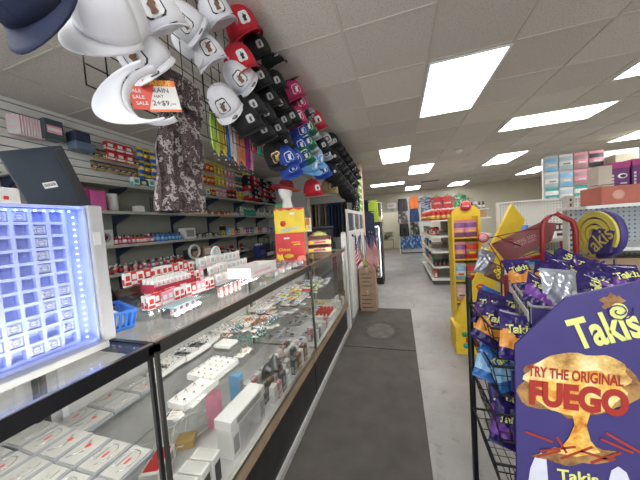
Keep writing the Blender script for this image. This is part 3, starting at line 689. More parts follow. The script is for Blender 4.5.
tl = ['light blue toy box on the third shelf', 'yellow toy box on the third shelf', 'magenta toy box on the third shelf', 'blue and white toy box on the third shelf', 'dark toy box on the third shelf', 'cream and yellow toy box on the third shelf']
row(tb, [-3.0], 3.95, 5.7, C_, .095, tl, 'toy boxes on the third shelf', sc=(.8, 1.15))
# ---- lowest shelf
mk = [bottle('makeup_bottle', .09, .02, c, d_, e_) for c, d_, e_ in ((MAG, BLACK, PINK), (DARK, CHROME, RED), (GREEN, WHITE, OFFW), (OFFW, GOLD, PINK), (PINK, WHITE, RED))]
ml = ['magenta bottle on the lowest shelf', 'dark bottle with silver cap on the lowest shelf', 'green bottle with white cap on the lowest shelf', 'cream bottle with gold cap on the lowest shelf', 'pink bottle with white cap on the lowest shelf']
row(mk, [-2.95, -3.02, -3.1], 1.6, 2.85, D_, .055, ml, 'make-up bottles on the lowest shelf')
big_carton('black boxed speaker on the lowest shelf', .15, .18, .14, (-3.05, 3.1, D_ + .001), 0, DARK, None, None, BROWN)
big_carton('brown picture box on the lowest shelf', .12, .2, .17, (-3.03, 3.35, D_ + .001), 0, BROWN, None, None, OFFW)
b = MB(); b.tube([(0, .1 * math.cos(a), .11 + .1 * math.sin(a)) for a in [k * PI / 6 for k in range(12)]], .018, WHITE, 8, closed=True)
simple('ring_lamp', 'white ring shaped lamp on the lowest shelf behind the white displays', 'lamp', b, (-2.95, 3.05, D_ + .001))
row([w3, kb], [-3.0], 3.6, 4.4, D_, .1, ['dark box on the lowest shelf', 'black and red glove pack lying on the lowest shelf'], 'dark goods on the lowest shelf', sc=(.5, .8))
# ---- bags and boxes on the dark counter at the far end
t = thing('gift_bag', 'dark blue gift bag standing on the brown counter', 'gift bag', (-2.62, 4.35, 1.021), WR)
MB().rbox(-.13, .13, -.06, .06, 0, .24, mat('deep_blue_bag', (.03, .04, .2), .4), .01).box(-.08, .08, -.063, -.06, .06, .15, mat('blue_bag_print', (.12, .14, .4), .5)).build('bag_body', t)
MB().tube([(-.05, -.05, .24), (-.04, -.05, .3), (.04, -.05, .3), (.05, -.05, .24)], .004, NAVY, 5).build('handle', t)
simple('photo_box', 'white box printed with small dark portraits on the brown counter', 'box', MB().box(-.07, .07, -.04, .04, 0, .26, OFFW).box(-.05, -.005, -.043, -.04, .15, .23, DARK).box(.005, .05, -.043, -.04, .15, .23, RED).box(-.05, .05, -.043, -.04, .03, .12, GREY), (-2.8, 4.62, 1.021), WR)
hb = thing('handbag', 'black handbag hanging by the dark counter end', 'handbag', (-2.75, 4.85, 1.021), WR)
MB().surf(lambda u, v: (.16 * math.cos(2 * PI * u) * (1 - .25 * v), .07 * math.sin(2 * PI * u) * (1 - .5 * v), .24 * v), 16, 5, BLACK).build('bag_body', hb)
MB().tube([(-.1, 0, .22), (-.08, 0, .36), (0, 0, .42), (.08, 0, .36), (.1, 0, .22)], .007, BLACK, 6).build('handle', hb)
for i, (c, l_) in enumerate(((mat('grey_bag', (.1, .1, .12), .5), 'dark grey handbag at the partition end'), (mat('maroon_bag', (.18, .02, .03), .5), 'maroon handbag between the black ones'), (mat('black_bag', (.02, .02, .02), .5), 'last black handbag against the partition'))):
    h = dup(hb, (-2.6 - .07 * (i % 2), 5.08 + .22 * i, 1.021), WR, l_) if False else None
    t = thing('handbag', l_, 'handbag', (-2.70, 5.14 + .25 * i, 1.021), WR)
    o = MB().surf(lambda u, v: (.13 * math.cos(2 * PI * u) * (1 - .2 * v), .08 * math.sin(2 * PI * u) * (1 - .5 * v), .27 * v), 16, 5, c).build('bag_body', t)
    MB().tube([(-.08, 0, .24), (-.06, 0, .34), (.06, 0, .34), (.08, 0, .24)], .007, c, 6).build('handle', t)
wcup = MB().lathe([(.02, 0), (.026, .07), (.024, .07), (.018, .005)], WHITE, 12); cp = tag(wcup.build('white_cup'), 'x', 'cup')
for i in range(4): dup(cp, (-2.6, 4.62 + .07 * i, 1.022), 0, 'small white cup in the row on the dark counter', 'white cups on the dark counter')
row([w3, cbt], [-2.65], 4.95, 5.1, 1.02, .1, ['dark box next to the cups', 'grey bottle next to the cups'], 'things next to the cups')
# the black monitor seen from behind, white box and dark case at the left edge
t = thing('monitor', 'black monitor seen from behind with a white barcode label', 'monitor', (-1.6, .845, 1.715))
t.scale = (.86, 1, .92)
t.rotation_euler = R3((.9, -.4, -.1), (-.1, -.3, 1)).to_euler()
b = MB(); b.rbox(-.125, .125, -.012, .02, 0, .33, mat('glossy_dark_plastic', (.02, .03, .045), .18), .006).rbox(.085, .125, -.02, -.011, .02, .31, BLACK, .003); b.build('casing', t)
b = MB(); b.box(-.03, .025, -.0135, -.012, .13, .16, WHITE)
for k in range(9): b.box(-.026 + k * .0055, -.0235 + k * .0055 + .001 * (k % 2), -.0145, -.0135, .138, .154, DARK)
b.build('barcode_label', t)
MB().tube([(0, .03, .05), (0, .05, -.15), (0, .02, -.63)], .02, BLACK, 8).rbox(-.09, .09, -.06, .1, -.65, -.63, BLACK, .004).build('stand', t)
simple('tissue_box', 'white box with a small red heart mark behind the blue lit tray', 'box', MB().rbox(-.06, .06, -.05, .05, 0, .12, WHITE, .004).cbox((0, -.0515, .06), (.02, .002, .02), RED), (-2.2, .87, 1.78), WR)
simple('shelf_stand', 'low white riser under the small white box', 'riser', MB().box(-.1, .1, -.1, .1, 0, .02, WHITE).box(-.1, -.09, -.1, .1, -.76, 0, WHITE).box(.09, .1, -.1, .1, -.76, 0, WHITE), (-2.2, .87, 1.78 - .021), WR)
simple('hanging_folder', 'black hanging garment bag at the left edge of the slat wall', 'garment bag', MB().rbox(-.1, .1, -.03, .03, 0, .75, BLACK, .01), (-3.1, 1.02, 1.95), WR)
# ================================================================ THINGS ON THE GLASS TOPS
CT2 = CT + .0005
GLOW = lamp_mat('blue_led', (.35, .5, 1.0), 5.0)
# blue lit charm tray, standing on its edge, facing the aisle
t = thing('charm_display', 'blue lit clear tray of square charm cells standing on the near case', 'charm display', (-.93, .20, CT2 + .031))
BL = mat('milky_blue_plastic', (.45, .52, .88), .35); CELL = mat('cell_pit_plastic', (.38, .42, .62), .5)
Y0_, Y1_, ZH = -.45, .335, .408
b = MB(); b.box(-.05, -.035, Y0_, Y1_, 0, ZH, BL)
b.build('backing', t)
f = MB(); cw = .036
cols_, rows_ = 19, 11
gy0 = Y1_ - .042 - cols_ * cw; gz0 = .006
lit = MB()
for i in range(cols_ + 1): f.box(-.035, -.015, gy0 + i * cw - .004, gy0 + i * cw + .004, gz0, gz0 + rows_ * cw, BL)
for j in range(rows_ + 1): f.box(-.0349, -.0151, gy0 - .004, gy0 + cols_ * cw + .004, gz0 + j * cw - .004, gz0 + j * cw + .004, BL)
f.build('cell_grid', t)
wordset = ['LOVE', 'MOM', 'JOY', 'ABE', 'SUN', 'HOPE', 'DAD', 'KEY', 'PIE', 'ACE']
CH = mat('charm_metal', (.66, .7, .88), .4, .2); CHD = mat('charm_mark', (.36, .4, .58), .5)
ch = MB(); ch.rbox(-.0025, .0025, -.013, .013, -.012, .012, CH, .001, 1).tube([(.003, .008 * math.cos(a), .008 * math.sin(a)) for a in [k * PI / 4 for k in range(8)]], .0015, CHD, 4, closed=True).cbox((.0035, 0, 0), (.002, .012, .002), CHD).cbox((.0035, 0, .009), (.002, .018, .0015), CHD).cbox((.0035, 0, -.009), (.002, .016, .0015), CHD)
cho = ch.build('charm', t); first = True
n_ch = 0
for i in range(cols_):
    for j in range(rows_):
        empty = (i in (15, 16) and 2 < j < 10) or (i in (12, 14) and j % 3 == 0) or random.random() < .22
        if empty or n_ch > 98 or i < 5: continue
        c = cho if first else cho.copy()
        if not first: COL.objects.link(c)
        first = False; n_ch += 1
        c.location = (-.022, gy0 + (i + .5) * cw, gz0 + (j + .5) * cw)
b = MB(); b.box(-.05, .0, Y0_, Y1_, ZH, ZH + .008, BL).box(-.05, .0, Y0_, Y1_, -.008, 0, BL).box(-.05, 0, Y1_, Y1_ + .006, -.008, ZH + .008, BL)
b.build('tray_wall', t)
b = MB(); b.rbox(-.055, .008, Y1_ + .008, Y1_ + .05, -.02, ZH + .012, mat('frosted_plastic_edge', (.4, .4, .41), .3), .006); b.build('clear_rim', t)
MB().box(.009, .013, Y1_ + .014, Y1_ + .032, ZH * .72, ZH * .82, LGREY).build('latch', t)
led = MB()
for k in range(21): led.lathe([(.003, 0), (.003, .003), (.0005, .004)], GLOW, 6, Matrix.Translation((-.012, Y1_ - .022, .012 + k * .0185)) @ Matrix.Rotation(PI / 2, 4, 'Y'))
for k in range(40): led.lathe([(.003, 0), (.003, .003), (.0005, .004)], GLOW, 6, Matrix.Translation((-.012, Y1_ - .03 - k * .0185, ZH - .008)) @ Matrix.Rotation(PI / 2, 4, 'Y'))
led.build('led_strip', t)
l = D.lights.new('led_glow', 'AREA'); l.shape = 'RECTANGLE'; l.size = .75; l.size_y = .02; l.energy = .14; l.color = (.15, .28, 1)
o = D.objects.new('led_glow', l); COL.objects.link(o); o.parent = t; o.location = (.0, -.05, ZH - .006); o.rotation_euler = (0, PI + .15 + PI, PI / 2); o.rotation_euler = Euler((0, .5, PI / 2))
l2 = D.lights.new('led_glow_side', 'AREA'); l2.shape = 'RECTANGLE'; l2.size = .44; l2.size_y = .02; l2.energy = .1; l2.color = (.15, .28, 1)
o2 = D.objects.new('led_glow_side', l2); COL.objects.link(o2); o2.parent = t; o2.location = (.01, Y1_ - .01, ZH / 2)
dv = Vector((-.35, -1, 0)).normalized(); o2.rotation_euler = dv.to_track_quat('-Z', 'X').to_euler()
# X axis of the light must run along z
z_ = -dv; x_ = Vector((0, 0, 1)); y_ = z_.cross(x_)
o2.rotation_euler = Matrix(((x_.x, y_.x, z_.x), (x_.y, y_.y, z_.y), (x_.z, y_.z, z_.z))).to_euler()
dv = Vector((-.35, 0, -1)).normalized(); z_ = -dv; x_ = Vector((0, 1, 0)); y_ = z_.cross(x_)
o.rotation_euler = Matrix(((x_.x, y_.x, z_.x), (x_.y, y_.y, z_.y), (x_.z, y_.z, z_.z))).to_euler()
simple('display_slab', 'white slab under the blue lit charm tray', 'display base', MB().rbox(-.06, .035, -.6, .345, 0, .022, GREY, .004), (-.93, .20, CT2))
simple('paper_sheet', 'white sheet of paper on the corner of the near case', 'paper', MB().box(-.07, .07, -.05, .05, 0, .0012, OFFW), (-1.12, .50, CT2), .2)
# blue basket
t = thing('basket', 'small blue plastic basket at the corner of the near case', 'basket', (-1.10, .66, CT2), -.35)
b = MB(); w, d, h = .10, .065, .075
def bk(x, y, z): k = 1 + .18 * z / h; return (x * k, y * k, z)
def bar(p, q, r, m): b.tube([p, q], r, m, 4)
b.add([bk(-w, -d, 0), bk(w, -d, 0), bk(w, d, 0), bk(-w, d, 0), bk(-w, -d, .004), bk(w, -d, .004), bk(w, d, .004), bk(-w, d, .004)], [(3, 2, 1, 0), (4, 5, 6, 7), (0, 1, 5, 4), (1, 2, 6, 5), (2, 3, 7, 6), (3, 0, 4, 7)], BLUE)
BB = mat('blue_basket_plastic', (.05, .22, .75), .35)
def panel(p, q, z0, z1):
    P0 = bk(p[0], p[1], z0); P1 = bk(q[0], q[1], z0); P2 = bk(q[0], q[1], z1); P3 = bk(p[0], p[1], z1)
    c = Vector((0, 0, 0)); off = []
    for P in (P0, P1, P2, P3): v = Vector((P[0], P[1], 0)); off.append(Vector(P) - v.normalized() * .004)
    b.add([P0, P1, P2, P3] + off, [(0, 1, 2, 3), (7, 6, 5, 4), (0, 4, 5, 1), (1, 5, 6, 2), (2, 6, 7, 3), (3, 7, 4, 0)], BB)
cs = [(-w, -d), (w, -d), (w, d), (-w, d)]
for k in range(4):
    p, q = Vector(cs[k]), Vector(cs[(k + 1) % 4]); n = 14 if k % 2 == 0 else 8
    panel(p, q, 0, .014); panel(p, q, h - .012, h)
    for i in range(n):
        a = p.lerp(q, (i + .1) / n); c_ = p.lerp(q, (i + .55) / n); panel(a, c_, .012, h - .01)
b.build('basket_body', t)
simple('paper_bundle', 'folded white paper lying in the blue basket', 'paper', MB().rbox(-.07, .07, -.045, .045, 0, .05, WHITE, .01), (-1.10, .66, CT2 + .006), -.3)
# acrylic riser displays
BEFORE = set(o.name for o in D.objects)
def riser(label, loc, L_, steps, rise=.055, run=.08, rz=0.0):
    t = thing('acrylic_riser', label, 'display riser', loc, rz)
    b = MB()
    for k in range(steps):
        x1 = -k * run; z1 = .05 + k * rise
        b.box(x1 - run, x1, 0, L_, z1 - .005, z1, CLEAR).box(x1 - .004, x1, 0, L_, z1 - .0055 - (.044 if k == 0 else rise - .001), z1 - .0055, CLEAR)
    for yy in (0, L_ - .005):
        b.prism([(-steps * run, 0), (0, 0), (0, .05)] + [p for k in range(1, steps) for p in ((-k * run, .05 + (k - 1) * rise), (-k * run, .05 + k * rise))] + [(-steps * run, .05 + (steps - 1) * rise)], yy, yy + .004, CLEAR)
    b.build('steps', t); return t
riser('clear stepped riser carrying the red and white lip balm boxes', (-1.03, .90, CT2), .60, 3)
riser('clear stepped riser carrying the white carded packs', (-1.02, 1.53, CT2), .62, 3)
# red tray of candy tubes
t = thing('candy_tray', 'red open carton filled with pink and white wrapped candies on the riser', 'candy carton', (-1.16, 1.0, CT2 + .112), rot=(0, 0, 0))
TR = mat('crimson_card', (.5, .03, .07), .4)
b = MB(); b.box(-.05, .07, 0, .34, 0, .004, TR).box(-.05, -.046, 0, .34, .004, .06, TR).box(.066, .07, 0, .34, .004, .03, TR).box(-.046, .066, 0, .004, .004, .045, TR).box(-.046, .066, .336, .34, .004, .045, TR).build('carton_body', t)
cn = MB(); cn.rbox(-.012, .012, -.014, .014, 0, .055, WHITE, .004, 1).box(.0121, .0125, -.01, .01, .012, .024, RED).box(.0121, .0125, -.006, .006, .03, .045, PINK)
cn = tag(cn.build('wrapped_candy'), 'x', 'candy')
for i in range(3):
    for j in range(10): dup(cn, (-1.19 + i * .035, 1.02 + j * .033, CT2 + .117 + (2 - i) * .006), random.uniform(-.1, .1), 'red and white wrapped candy standing in the crimson carton', 'wrapped candies in the crimson carton')
lb = carton('lip_balm', .045, .02, .07, WHITE, RED, cat='lip balm', ); lb2 = carton('lip_balm', .045, .02, .07, RED, WHITE, cat='lip balm'); lb3 = carton('lip_balm', .045, .02, .07, PINK, WHITE, cat='lip balm')
ll = ['white lip balm card with red print on the clear riser', 'red lip balm card on the clear riser', 'pink lip balm card on the clear riser']
row([lb, lb2, lb], [-1.235], .93, 1.48, CT2 + .160, .047, [ll[0], ll[1], ll[0]], 'lip balm cards on the topmost riser step')
row([lb, lb3, lb2, lb], [-1.08, -1.05], .93, 1.49, CT2 + .05, .048, [ll[0], ll[2], ll[1], ll[0]], 'lip balm cards on the lowest riser step')
row([lb2, lb, lb3], [-1.13], 1.36, 1.49, CT2 + .105, .046, [ll[1], ll[0], ll[2]], 'lip balm cards on the middle riser step')
b = MB(); b.rbox(-.09, .09, -.03, .03, 0, .11, WHITE, .006)
for i in range(5):
    for j in range(3): b.cbox((-.07 + i * .035 + .01 * (j % 2), -.032, .02 + j * .033), (.02, .003, .016), [RED, PINK, RED][(i + j) % 3])
simple('header_card', 'white and red patterned display card behind the lip balm boxes', 'display card', b, (-1.33, 1.22, CT2 + .05), WR)
simple('lip_card', 'red printed lip shaped card above the patterned display card', 'display card', MB().rbox(-.05, .05, -.01, .01, 0, .05, RED, .01), (-1.35, 1.2, CT2 + .165), WR)
simple('pedestal_block', 'clear block holding up the patterned display card', 'display block', MB().box(-.08, .08, -.025, .025, 0, .049, CLEAR), (-1.33, 1.22, CT2), WR)
wc = carton('white_card_pack', .06, .02, .075, WHITE, LGREY, cat='packet'); wc2 = carton('white_card_pack', .06, .02, .075, OFFW, mat('pale_pink2', (.8, .6, .6), .5), cat='packet')
wl = ['white carded pack standing on the second clear riser', 'cream and pink carded pack standing on the second clear riser']
for k in range(3): row([wc, wc2, wc], [-1.055 - k * .08], 1.56, 2.13, CT2 + .05 + k * .055, .064, [wl[0], wl[1], wl[0]], 'carded packs on riser step %s' % ['one', 'two', 'three'][k])
# white header with rounded top
b = MB(); pts = [(-.26, 0), (.26, 0), (.26, .07)] + [(.07 * math.cos(a) , .07 + .07 * math.sin(a)) for a in [PI * k / 8 for k in range(9)]] + [(-.26, .07)]
b.prism(pts, -.006, .006, WHITE).cbox((0, -.008, .06), (.34, .002, .008), GREY).lathe([(.04, 0), (.04, .003)], LGREY, 16, Matrix.Translation((0, -.007, .09)) @ TX)
simple('display_header', 'white header board with a rounded top behind the second riser', 'display card', b, (-1.30, 1.85, CT2 + .16), WR)
b = MB(); b.prism([(-.14, 0), (.14, 0), (.12, .05), (-.12, .06)], -.006, .006, WHITE).cbox((0, -.008, .025), (.18, .002, .006), GREY)
simple('display_header', 'smaller slanted white header card behind the second riser', 'display card', b, (-1.33, 1.52, CT2 + .16), WR)
simple('header_support', 'clear stand behind the risers that carries the header cards', 'display stand', MB().box(-.3, .3, -.004, .004, 0, .16, CLEAR).box(-.3, .3, -.03, .03, 0, .004, CLEAR), (-1.31, 1.7, CT2), WR)
# teal lid clear box in front of risers
t = thing('clear_box', 'clear plastic box with a pale teal lid in front of the crimson carton', 'plastic box', (-.96, 1.08, CT2), .08)
MB().box(-.05, .05, -.12, .12, 0, .003, CLEAR).box(-.05, -.047, -.12, .12, .003, .05, CLEAR).box(.047, .05, -.12, .12, .003, .05, CLEAR).box(-.047, .047, -.12, -.117, .003, .05, CLEAR).box(-.047, .047, .117, .12, .003, .05, CLEAR).build('box_body', t)
MB().rbox(-.055, .055, -.125, .125, .051, .057, mat('pale_teal_plastic', (.3, .5, .52), .25), .002, 1).build('lid', t)
pkp = carton('chapstick', .02, .012, .04, PINK, WHITE, cat='lip balm')
for i in range(8): dup(pkp, (-.96 + .02 * (i % 2), 1.0 + .024 * i, CT2 + .004), WR, 'small pink and white stick inside the clear box', 'sticks in the clear box')
# small red/clear items farther
for i in range(5): dup(P_['p'], (-.93, 1.42 + .06 * i, CT2), WR, 'dusty pink carton standing on the middle glass top', 'pink cartons on the middle glass top', scale=(.7, .7, .6))
# risers and their goods are small: bring them to their real size
for o in [o for o in D.objects if o.name not in BEFORE and o.parent is None and 'category' in o]:
    q = o.location; o.location = (-.92 + (q.x + .95) * .66, .74 + (q.y - .90) * .66, CT2 + (q.z - CT2) * .85)
    o.scale = (o.scale.x * .66, o.scale.y * .66, o.scale.z * .85)
# pink and white open box
t = thing('open_box', 'pink lined white open box on a clear riser by the middle of the counter', 'open box', (-1.12, 1.84, CT2 + .05), 0)
b = MB(); PL = mat('pink_lining', (.85, .5, .52), .6); x0, x1, y0, y1 = -.10, .10, -.2, .2
b.box(x0, x1, y0, y1, 0, .004, PL).box(x0, x0 + .004, y0, y1, .004, .06, WHITE).box(x1 - .004, x1, y0, y1, .004, .06, WHITE).box(x0 + .004, x1 - .004, y0, y0 + .004, .004, .06, WHITE).box(x0 + .004, x1 - .004, y1 - .004, y1, .004, .06, WHITE)
b.box(x1 + .0002, x1 + .001, y0 + .05, y1 - .1, .02, .035, PL)
b.build('box_body', t); t.location = (-.86, 1.34, CT2 + .073); t.scale = (.75, .75, 1)
b = MB(); b.box(-.09, .09, -.19, .19, .066, .072, CLEAR).box(-.09, -.085, -.19, .19, 0, .066, CLEAR).box(.085, .09, -.19, .19, 0, .066, CLEAR)
simple('acrylic_stand', 'clear table shaped stand under the pink lined box', 'display stand', b, (-.86, 1.34, CT2)); D.objects['acrylic_stand'].scale = (.75, .75, 1)
# clear clamshells further down
cs_ = MB().box(-.05, .05, -.04, .04, 0, .003, CLEAR).box(-.05, -.047, -.04, .04, .003, .06, CLEAR).box(.047, .05, -.04, .04, .003, .06, CLEAR).box(-.04, .04, -.03, .03, .004, .03, GREY).box(-.035, .035, -.025, .025, .031, .035, PINK)
cs_ = tag(cs_.build('clear_case'), 'x', 'plastic case')
for i in range(15): dup(cs_, (-.9 - .15 * (i % 3), 1.62 + .13 * (i // 3), CT2), .2, 'small clear case with grey insert on the far half of the counter', 'clear cases beyond the pink lined box')
# ---- candy cartons: red below, yellow above
def printed(t, w, d, h, base, z=0, name='carton_body', side=None, rows=3):
    b = MB(); b.box(-w / 2, w / 2, -d / 2, d / 2, z, z + h, base); return b
t = thing('candy_carton', 'red candy carton with yellow print below the yellow carton', 'candy carton', (-1.13, 2.52, CT2), .35)
b = printed(t, .30, .26, .285, RED); fy = -.1312
b.text('Chicos', .12, front(-.06, .12, fy), YEL); b.cbox((.06, fy, .19), (.09, .001, .012), ORANGE); b.cbox((.07, fy, .165), (.07, .001, .012), YEL); b.cbox((-.03, fy, .235), (.06, .001, .015), WHITE); b.lathe([(.05, 0), (.05, .001)], YEL, 16, front(-.02, .05, fy) @ Matrix.Scale(.45, 4, (0, 1, 0)));
b.prism([(-.14, .01), (-.07, .01), (-.09, .08), (-.11, .06), (-.14, .09)], fy, -.13, YEL)
b.build('carton_body', t)
b = MB()
for i in range(2):
    for j in range(4): b.cbox((.1505, -.06 + i * .12, .05 + j * .055), (.002, .09, .035), [DARK, BROWN][(i + j) % 2])
b.build('side_window', t)
MB().prism([(0, 0), (.1, 0), (.08, .05), (.02, .05)], -.002, .002, mat('coral_card', (.85, .25, .2), .5)).build('torn_flap', t).location = (.06, -.20, .002)
t = thing('candy_carton', 'yellow candy carton with blue lettering on the red carton', 'candy carton', (-1.12, 2.53, CT2 + .2865), .35)
b = printed(t, .31, .26, .26, YCARD)
b.text('Pelonazo', .19, front(.0, .045, -.1335) @ Matrix.Rotation(.18, 4, 'Z'), LBLUE); b.lathe([(.03, 0), (.03, .0015)], RED, 12, front(-.07, .1, -.1305)); b.cbox((-.07, -.1325, .12), (.05, .002, .015), RED)
b.prism([(-.155, .26), (-.155, .235), (-.12, .25), (-.09, .23), (-.05, .245), (0, .23), (.05, .25), (.1, .23), (.155, .245), (.155, .26)], -.1315, -.1302, RED)
b.cbox((.03, -.1312, .2), (.05, .001, .02), WHITE)
b.box(.155, .1565, -.11, .11, .03, .22, WOOD); 
for j in range(3): b.cbox((.158, 0, .07 + j * .06), (.002, .16, .03), [BROWN, GOLD, LGREY][j])
b.build('carton_body', t)
big_carton('green and black small toy crate on the yellow carton beside the head', .12, .1, .05, (-1.22, 2.53, CT2 + .5475), .35, GREEN, BLACK)
# foam head with maroon hat
t = thing('mannequin_head', 'white foam head standing on the yellow carton', 'mannequin head', (-1.13, 2.50, CT2 + .5475), -.35)
def headf(u, v):
    a = 2 * PI * u; z = v * .27
    prof = [(0, .06), (.03, .055), (.08, .045), (.11, .05), (.15, .07), (.19, .078), (.23, .07), (.26, .035), (.27, .002)]
    for (z0, r0), (z1, r1) in zip(prof, prof[1:]):
        if z <= z1: k = (z - z0) / (z1 - z0); r = r0 + (r1 - r0) * k; break
    x = r * math.cos(a) * .88; y = r * math.sin(a) * 1.05 - (.012 if z > .1 else 0)
    dn = (a - 1.5 * PI); f_ = math.exp(-(dn / .16) ** 2) * math.exp(-((z - .155) / .022) ** 2) * .022
    f_ += math.exp(-(dn / .3) ** 2) * math.exp(-((z - .118) / .01) ** 2) * .007
    f_ -= (math.exp(-((dn - .42) / .2) ** 2) + math.exp(-((dn + .42) / .2) ** 2)) * math.exp(-((z - .178) / .014) ** 2) * .008
    return (x + f_ * math.cos(a), y + f_ * math.sin(a), z)
MB().surf(headf, 40, 30, mat('white_foam', (.85, .85, .83), .8)).build('head', t)
t = thing('brimmed_hat', 'maroon wide brimmed hat with tan band on the foam head', 'hat', (-1.13, 2.50, CT2 + .5475 + .19), -.35, rot=(-.12, .1, -.3))
MAR = mat('maroon_felt', (.22, .015, .02), .8)
b = MB(); b.surf(lambda u, v: ((.075 + .085 * v) * math.cos(2 * PI * u) * .95, (.088 + .085 * v) * math.sin(2 * PI * u), .012 * math.cos(4 * PI * u) * v * -1 + .02 * v * v), 36, 5, MAR, thick=.004)
b.build('brim', t)
MB().lathe([(.08, 0), (.077, .04), (.07, .09), (.055, .105), (.03, .098), (.001, .094)], MAR, 24, sy=1.13).build('crown', t)
MB().lathe([(.081, .004), (.0795, .03)], mat('tan_band', (.5, .3, .15), .6), 24, sy=1.13).build('hat_band', t)
# pink candy cartons and yellow bag
for k, (z, x, l_) in enumerate(((0, .0, 'open pink and tan candy carton, lower one at the end of the counter'), (.1, .01, 'open pink and tan candy carton, upper one at the end of the counter'))):
    t = thing('candy_box', l_, 'candy carton', (-1.05 + x, 3.2, CT2 + z + k * .001), .3)
    b = MB(); b.box(-.17, .17, -.1, .1, 0, .004, BROWN).box(-.17, .17, -.1, -.096, .004, .055, mat('tan_candy_card', (.75, .55, .28), .5)).box(-.17, .17, .096, .1, .004, .098, BROWN).box(-.17, -.166, -.096, .096, .004, .075, PINK).box(.166, .17, -.096, .096, .004, .098, PINK)
    b.cbox((0, -.1007, .03), (.2, .001, .02), MAG); b.cbox((-.08, -.1008, .03), (.06, .001, .03), YEL); b.build('carton_body', t)
pc = MB(); pc.lathe([(.001, -.03), (.02, -.025), (.028, 0), (.02, .025), (.001, .03)], PINK, 10).cbox((.0, -.028, .0), (.03, .003, .02), WHITE)
pc = tag(pc.build('wrapped_lollipop'), 'x', 'candy')
for k in range(2):
    for i in range(10): 
        dup(pc, (-1.05 - .13 + .062 * (i % 5), 3.13 + .07 * (i // 5) + .045 * (i % 5) * .4, CT2 + .037 + k * .101), .3, 'round pink wrapped candy in the candy cartons at the counter end', 'pink candies in the stacked cartons')
b = MB(); b.surf(lambda u, v: (.24 * (u - .5), .12 * (v - .5), .01 + .055 * math.sin(PI * u) * math.sin(PI * v)), 10, 8, lambda u, v: PINK if u < .3 else LIME, thick=.003)
simple('candy_bag', 'lime yellow and pink bag on the upper pink carton', 'candy bag', b, (-1.03, 3.2, CT2 + .205), .2)
b = MB(); b.box(-.12, .12, -.05, .05, 0, .17, OFFW).box(-.1, .0, -.0515, -.05, .09, .15, RED).box(.01, .1, -.0515, -.05, .08, .16, ORANGE).box(-.1, .1, -.0515, -.05, .02, .06, YEL)
simple('candy_pack', 'orange and white candy pack standing behind the yellow carton', 'candy carton', b, (-1.16, 2.95, CT2 + .28), .35)
simple('carton', 'brown shipping carton under the orange and white candy pack', 'box', MB().box(-.1, .1, -.07, .07, 0, .278, BROWN), (-1.2, 2.95, CT2), .35)
# ================================================================ CAPS HUNG ABOVE THE COUNTER
def cap(name, crown_m, brim_m, patch=None, under=None, badge=True, ps=1.0):
    """baseball cap: brim to -Y, crown up +Z, origin at the middle of the head opening"""
    t = thing(name, 'x', 'cap')
    def cf(u, v):
        a = 2 * PI * u; e = v * PI / 2
        rx, ry = .083, .098
        x = rx * math.cos(a) * math.cos(e) ** .72; y = ry * math.sin(a) * math.cos(e) ** .72
        z = .128 * math.sin(e) ** .92
        if math.sin(a) < 0: y *= 1 + .10 * math.sin(PI * min(1, v * 1.4)) * -math.sin(a)     # taller structured front
        return (x, y, z)
    b = MB(); b.surf(cf, 24, 8, crown_m, thick=.002)
    for k in range(6):
        a0 = k * PI / 3 + PI / 2; b.tube([Vector(cf((a0 / (2 * PI)) % 1, v / 8)) * 1.004 for v in range(8)], .0012, crown_m, 4)
    b.lathe([(.009, .128), (.008, .133), (.001, .135)], crown_m, 8)
    b.build('crown', t)
    def bf(u, v):
        a = PI + PI * u; s_ = math.sin(a); c = math.cos(a)
        x = c * (.083 + .004 * v); y = s_ * (.096 + .072 * v * abs(s_) ** .45)
        z = .004 - .017 * abs(c) ** 2.2 * (.35 + .65 * v) - .004 * v
        return (x, y, z)
    b = MB(); b.surf(bf, 18, 5, brim_m, thick=-.0035)
    b.surf(lambda u, v: tuple(Vector(bf(u, v * .94 + .03)) - Vector((0, 0, .0042))), 18, 5, under or brim_m)
    b.build('brim', t)
    if patch:
        bd, fld, fig = patch
        def wrap(p, off=0):   # plane point (x, z) to the front of the crown
            x, z = p; v = math.asin(min(1, max(0, z / .128)) ** (1 / .92)) / (PI / 2); a = math.acos(max(-1, min(1, x / .083)))
            q = Vector(cf((2 * PI - a) / (2 * PI), v)); n = Vector((q.x, q.y, 0)).normalized()
            return q + n * (.003 + off)
        def poly(pts, m, off):
            b.add([wrap(p, off) for p in pts], [tuple(range(len(pts)))], m)
        b = MB(); W = .034 * ps; Hh = .034 * ps; zc = .06
        def rr(k): return [(W * k * x, zc + Hh * k * z) for x, z in ((-1, -.7), (-.7, -1), (0, -1), (.7, -1), (1, -.7), (1, 0), (1, .7), (.7, 1), (0, 1), (-.7, 1), (-1, .7), (-1, 0))]
        poly(rr(1), bd, 0); poly(rr(.86), fld, .0012)
        if fig:
            sh = [(-.4, -.7), (.0, -.75), (.35, -.7), (.25, -.2), (.5, .0), (.35, .35), (.1, .3), (.05, .6), (-.2, .65), (-.15, .3), (-.45, .1), (-.3, -.3)]
            poly([(W * .9 * x, zc + Hh * .9 * z) for x, z in sh], fig, .0024)
            poly([(W * x, zc + Hh * z) for x, z in ((.1, .45), (.75, .5), (.75, .3), (.1, .28))], bd, .0024)
        b.build('patch', t)
    if badge:
        MB().lathe([(.0175, 0), (.0175, .001), (.0005, .001)], BLACK, 16, Matrix.Translation((.03, -.134, .0005)) @ Matrix.Rotation(.0, 4, 'X')).lathe([(.011, .001), (.011, .0018), (.0005, .0018)], GREY, 12, Matrix.Translation((.03, -.134, .0005))).build('brim_sticker', t)
    return t
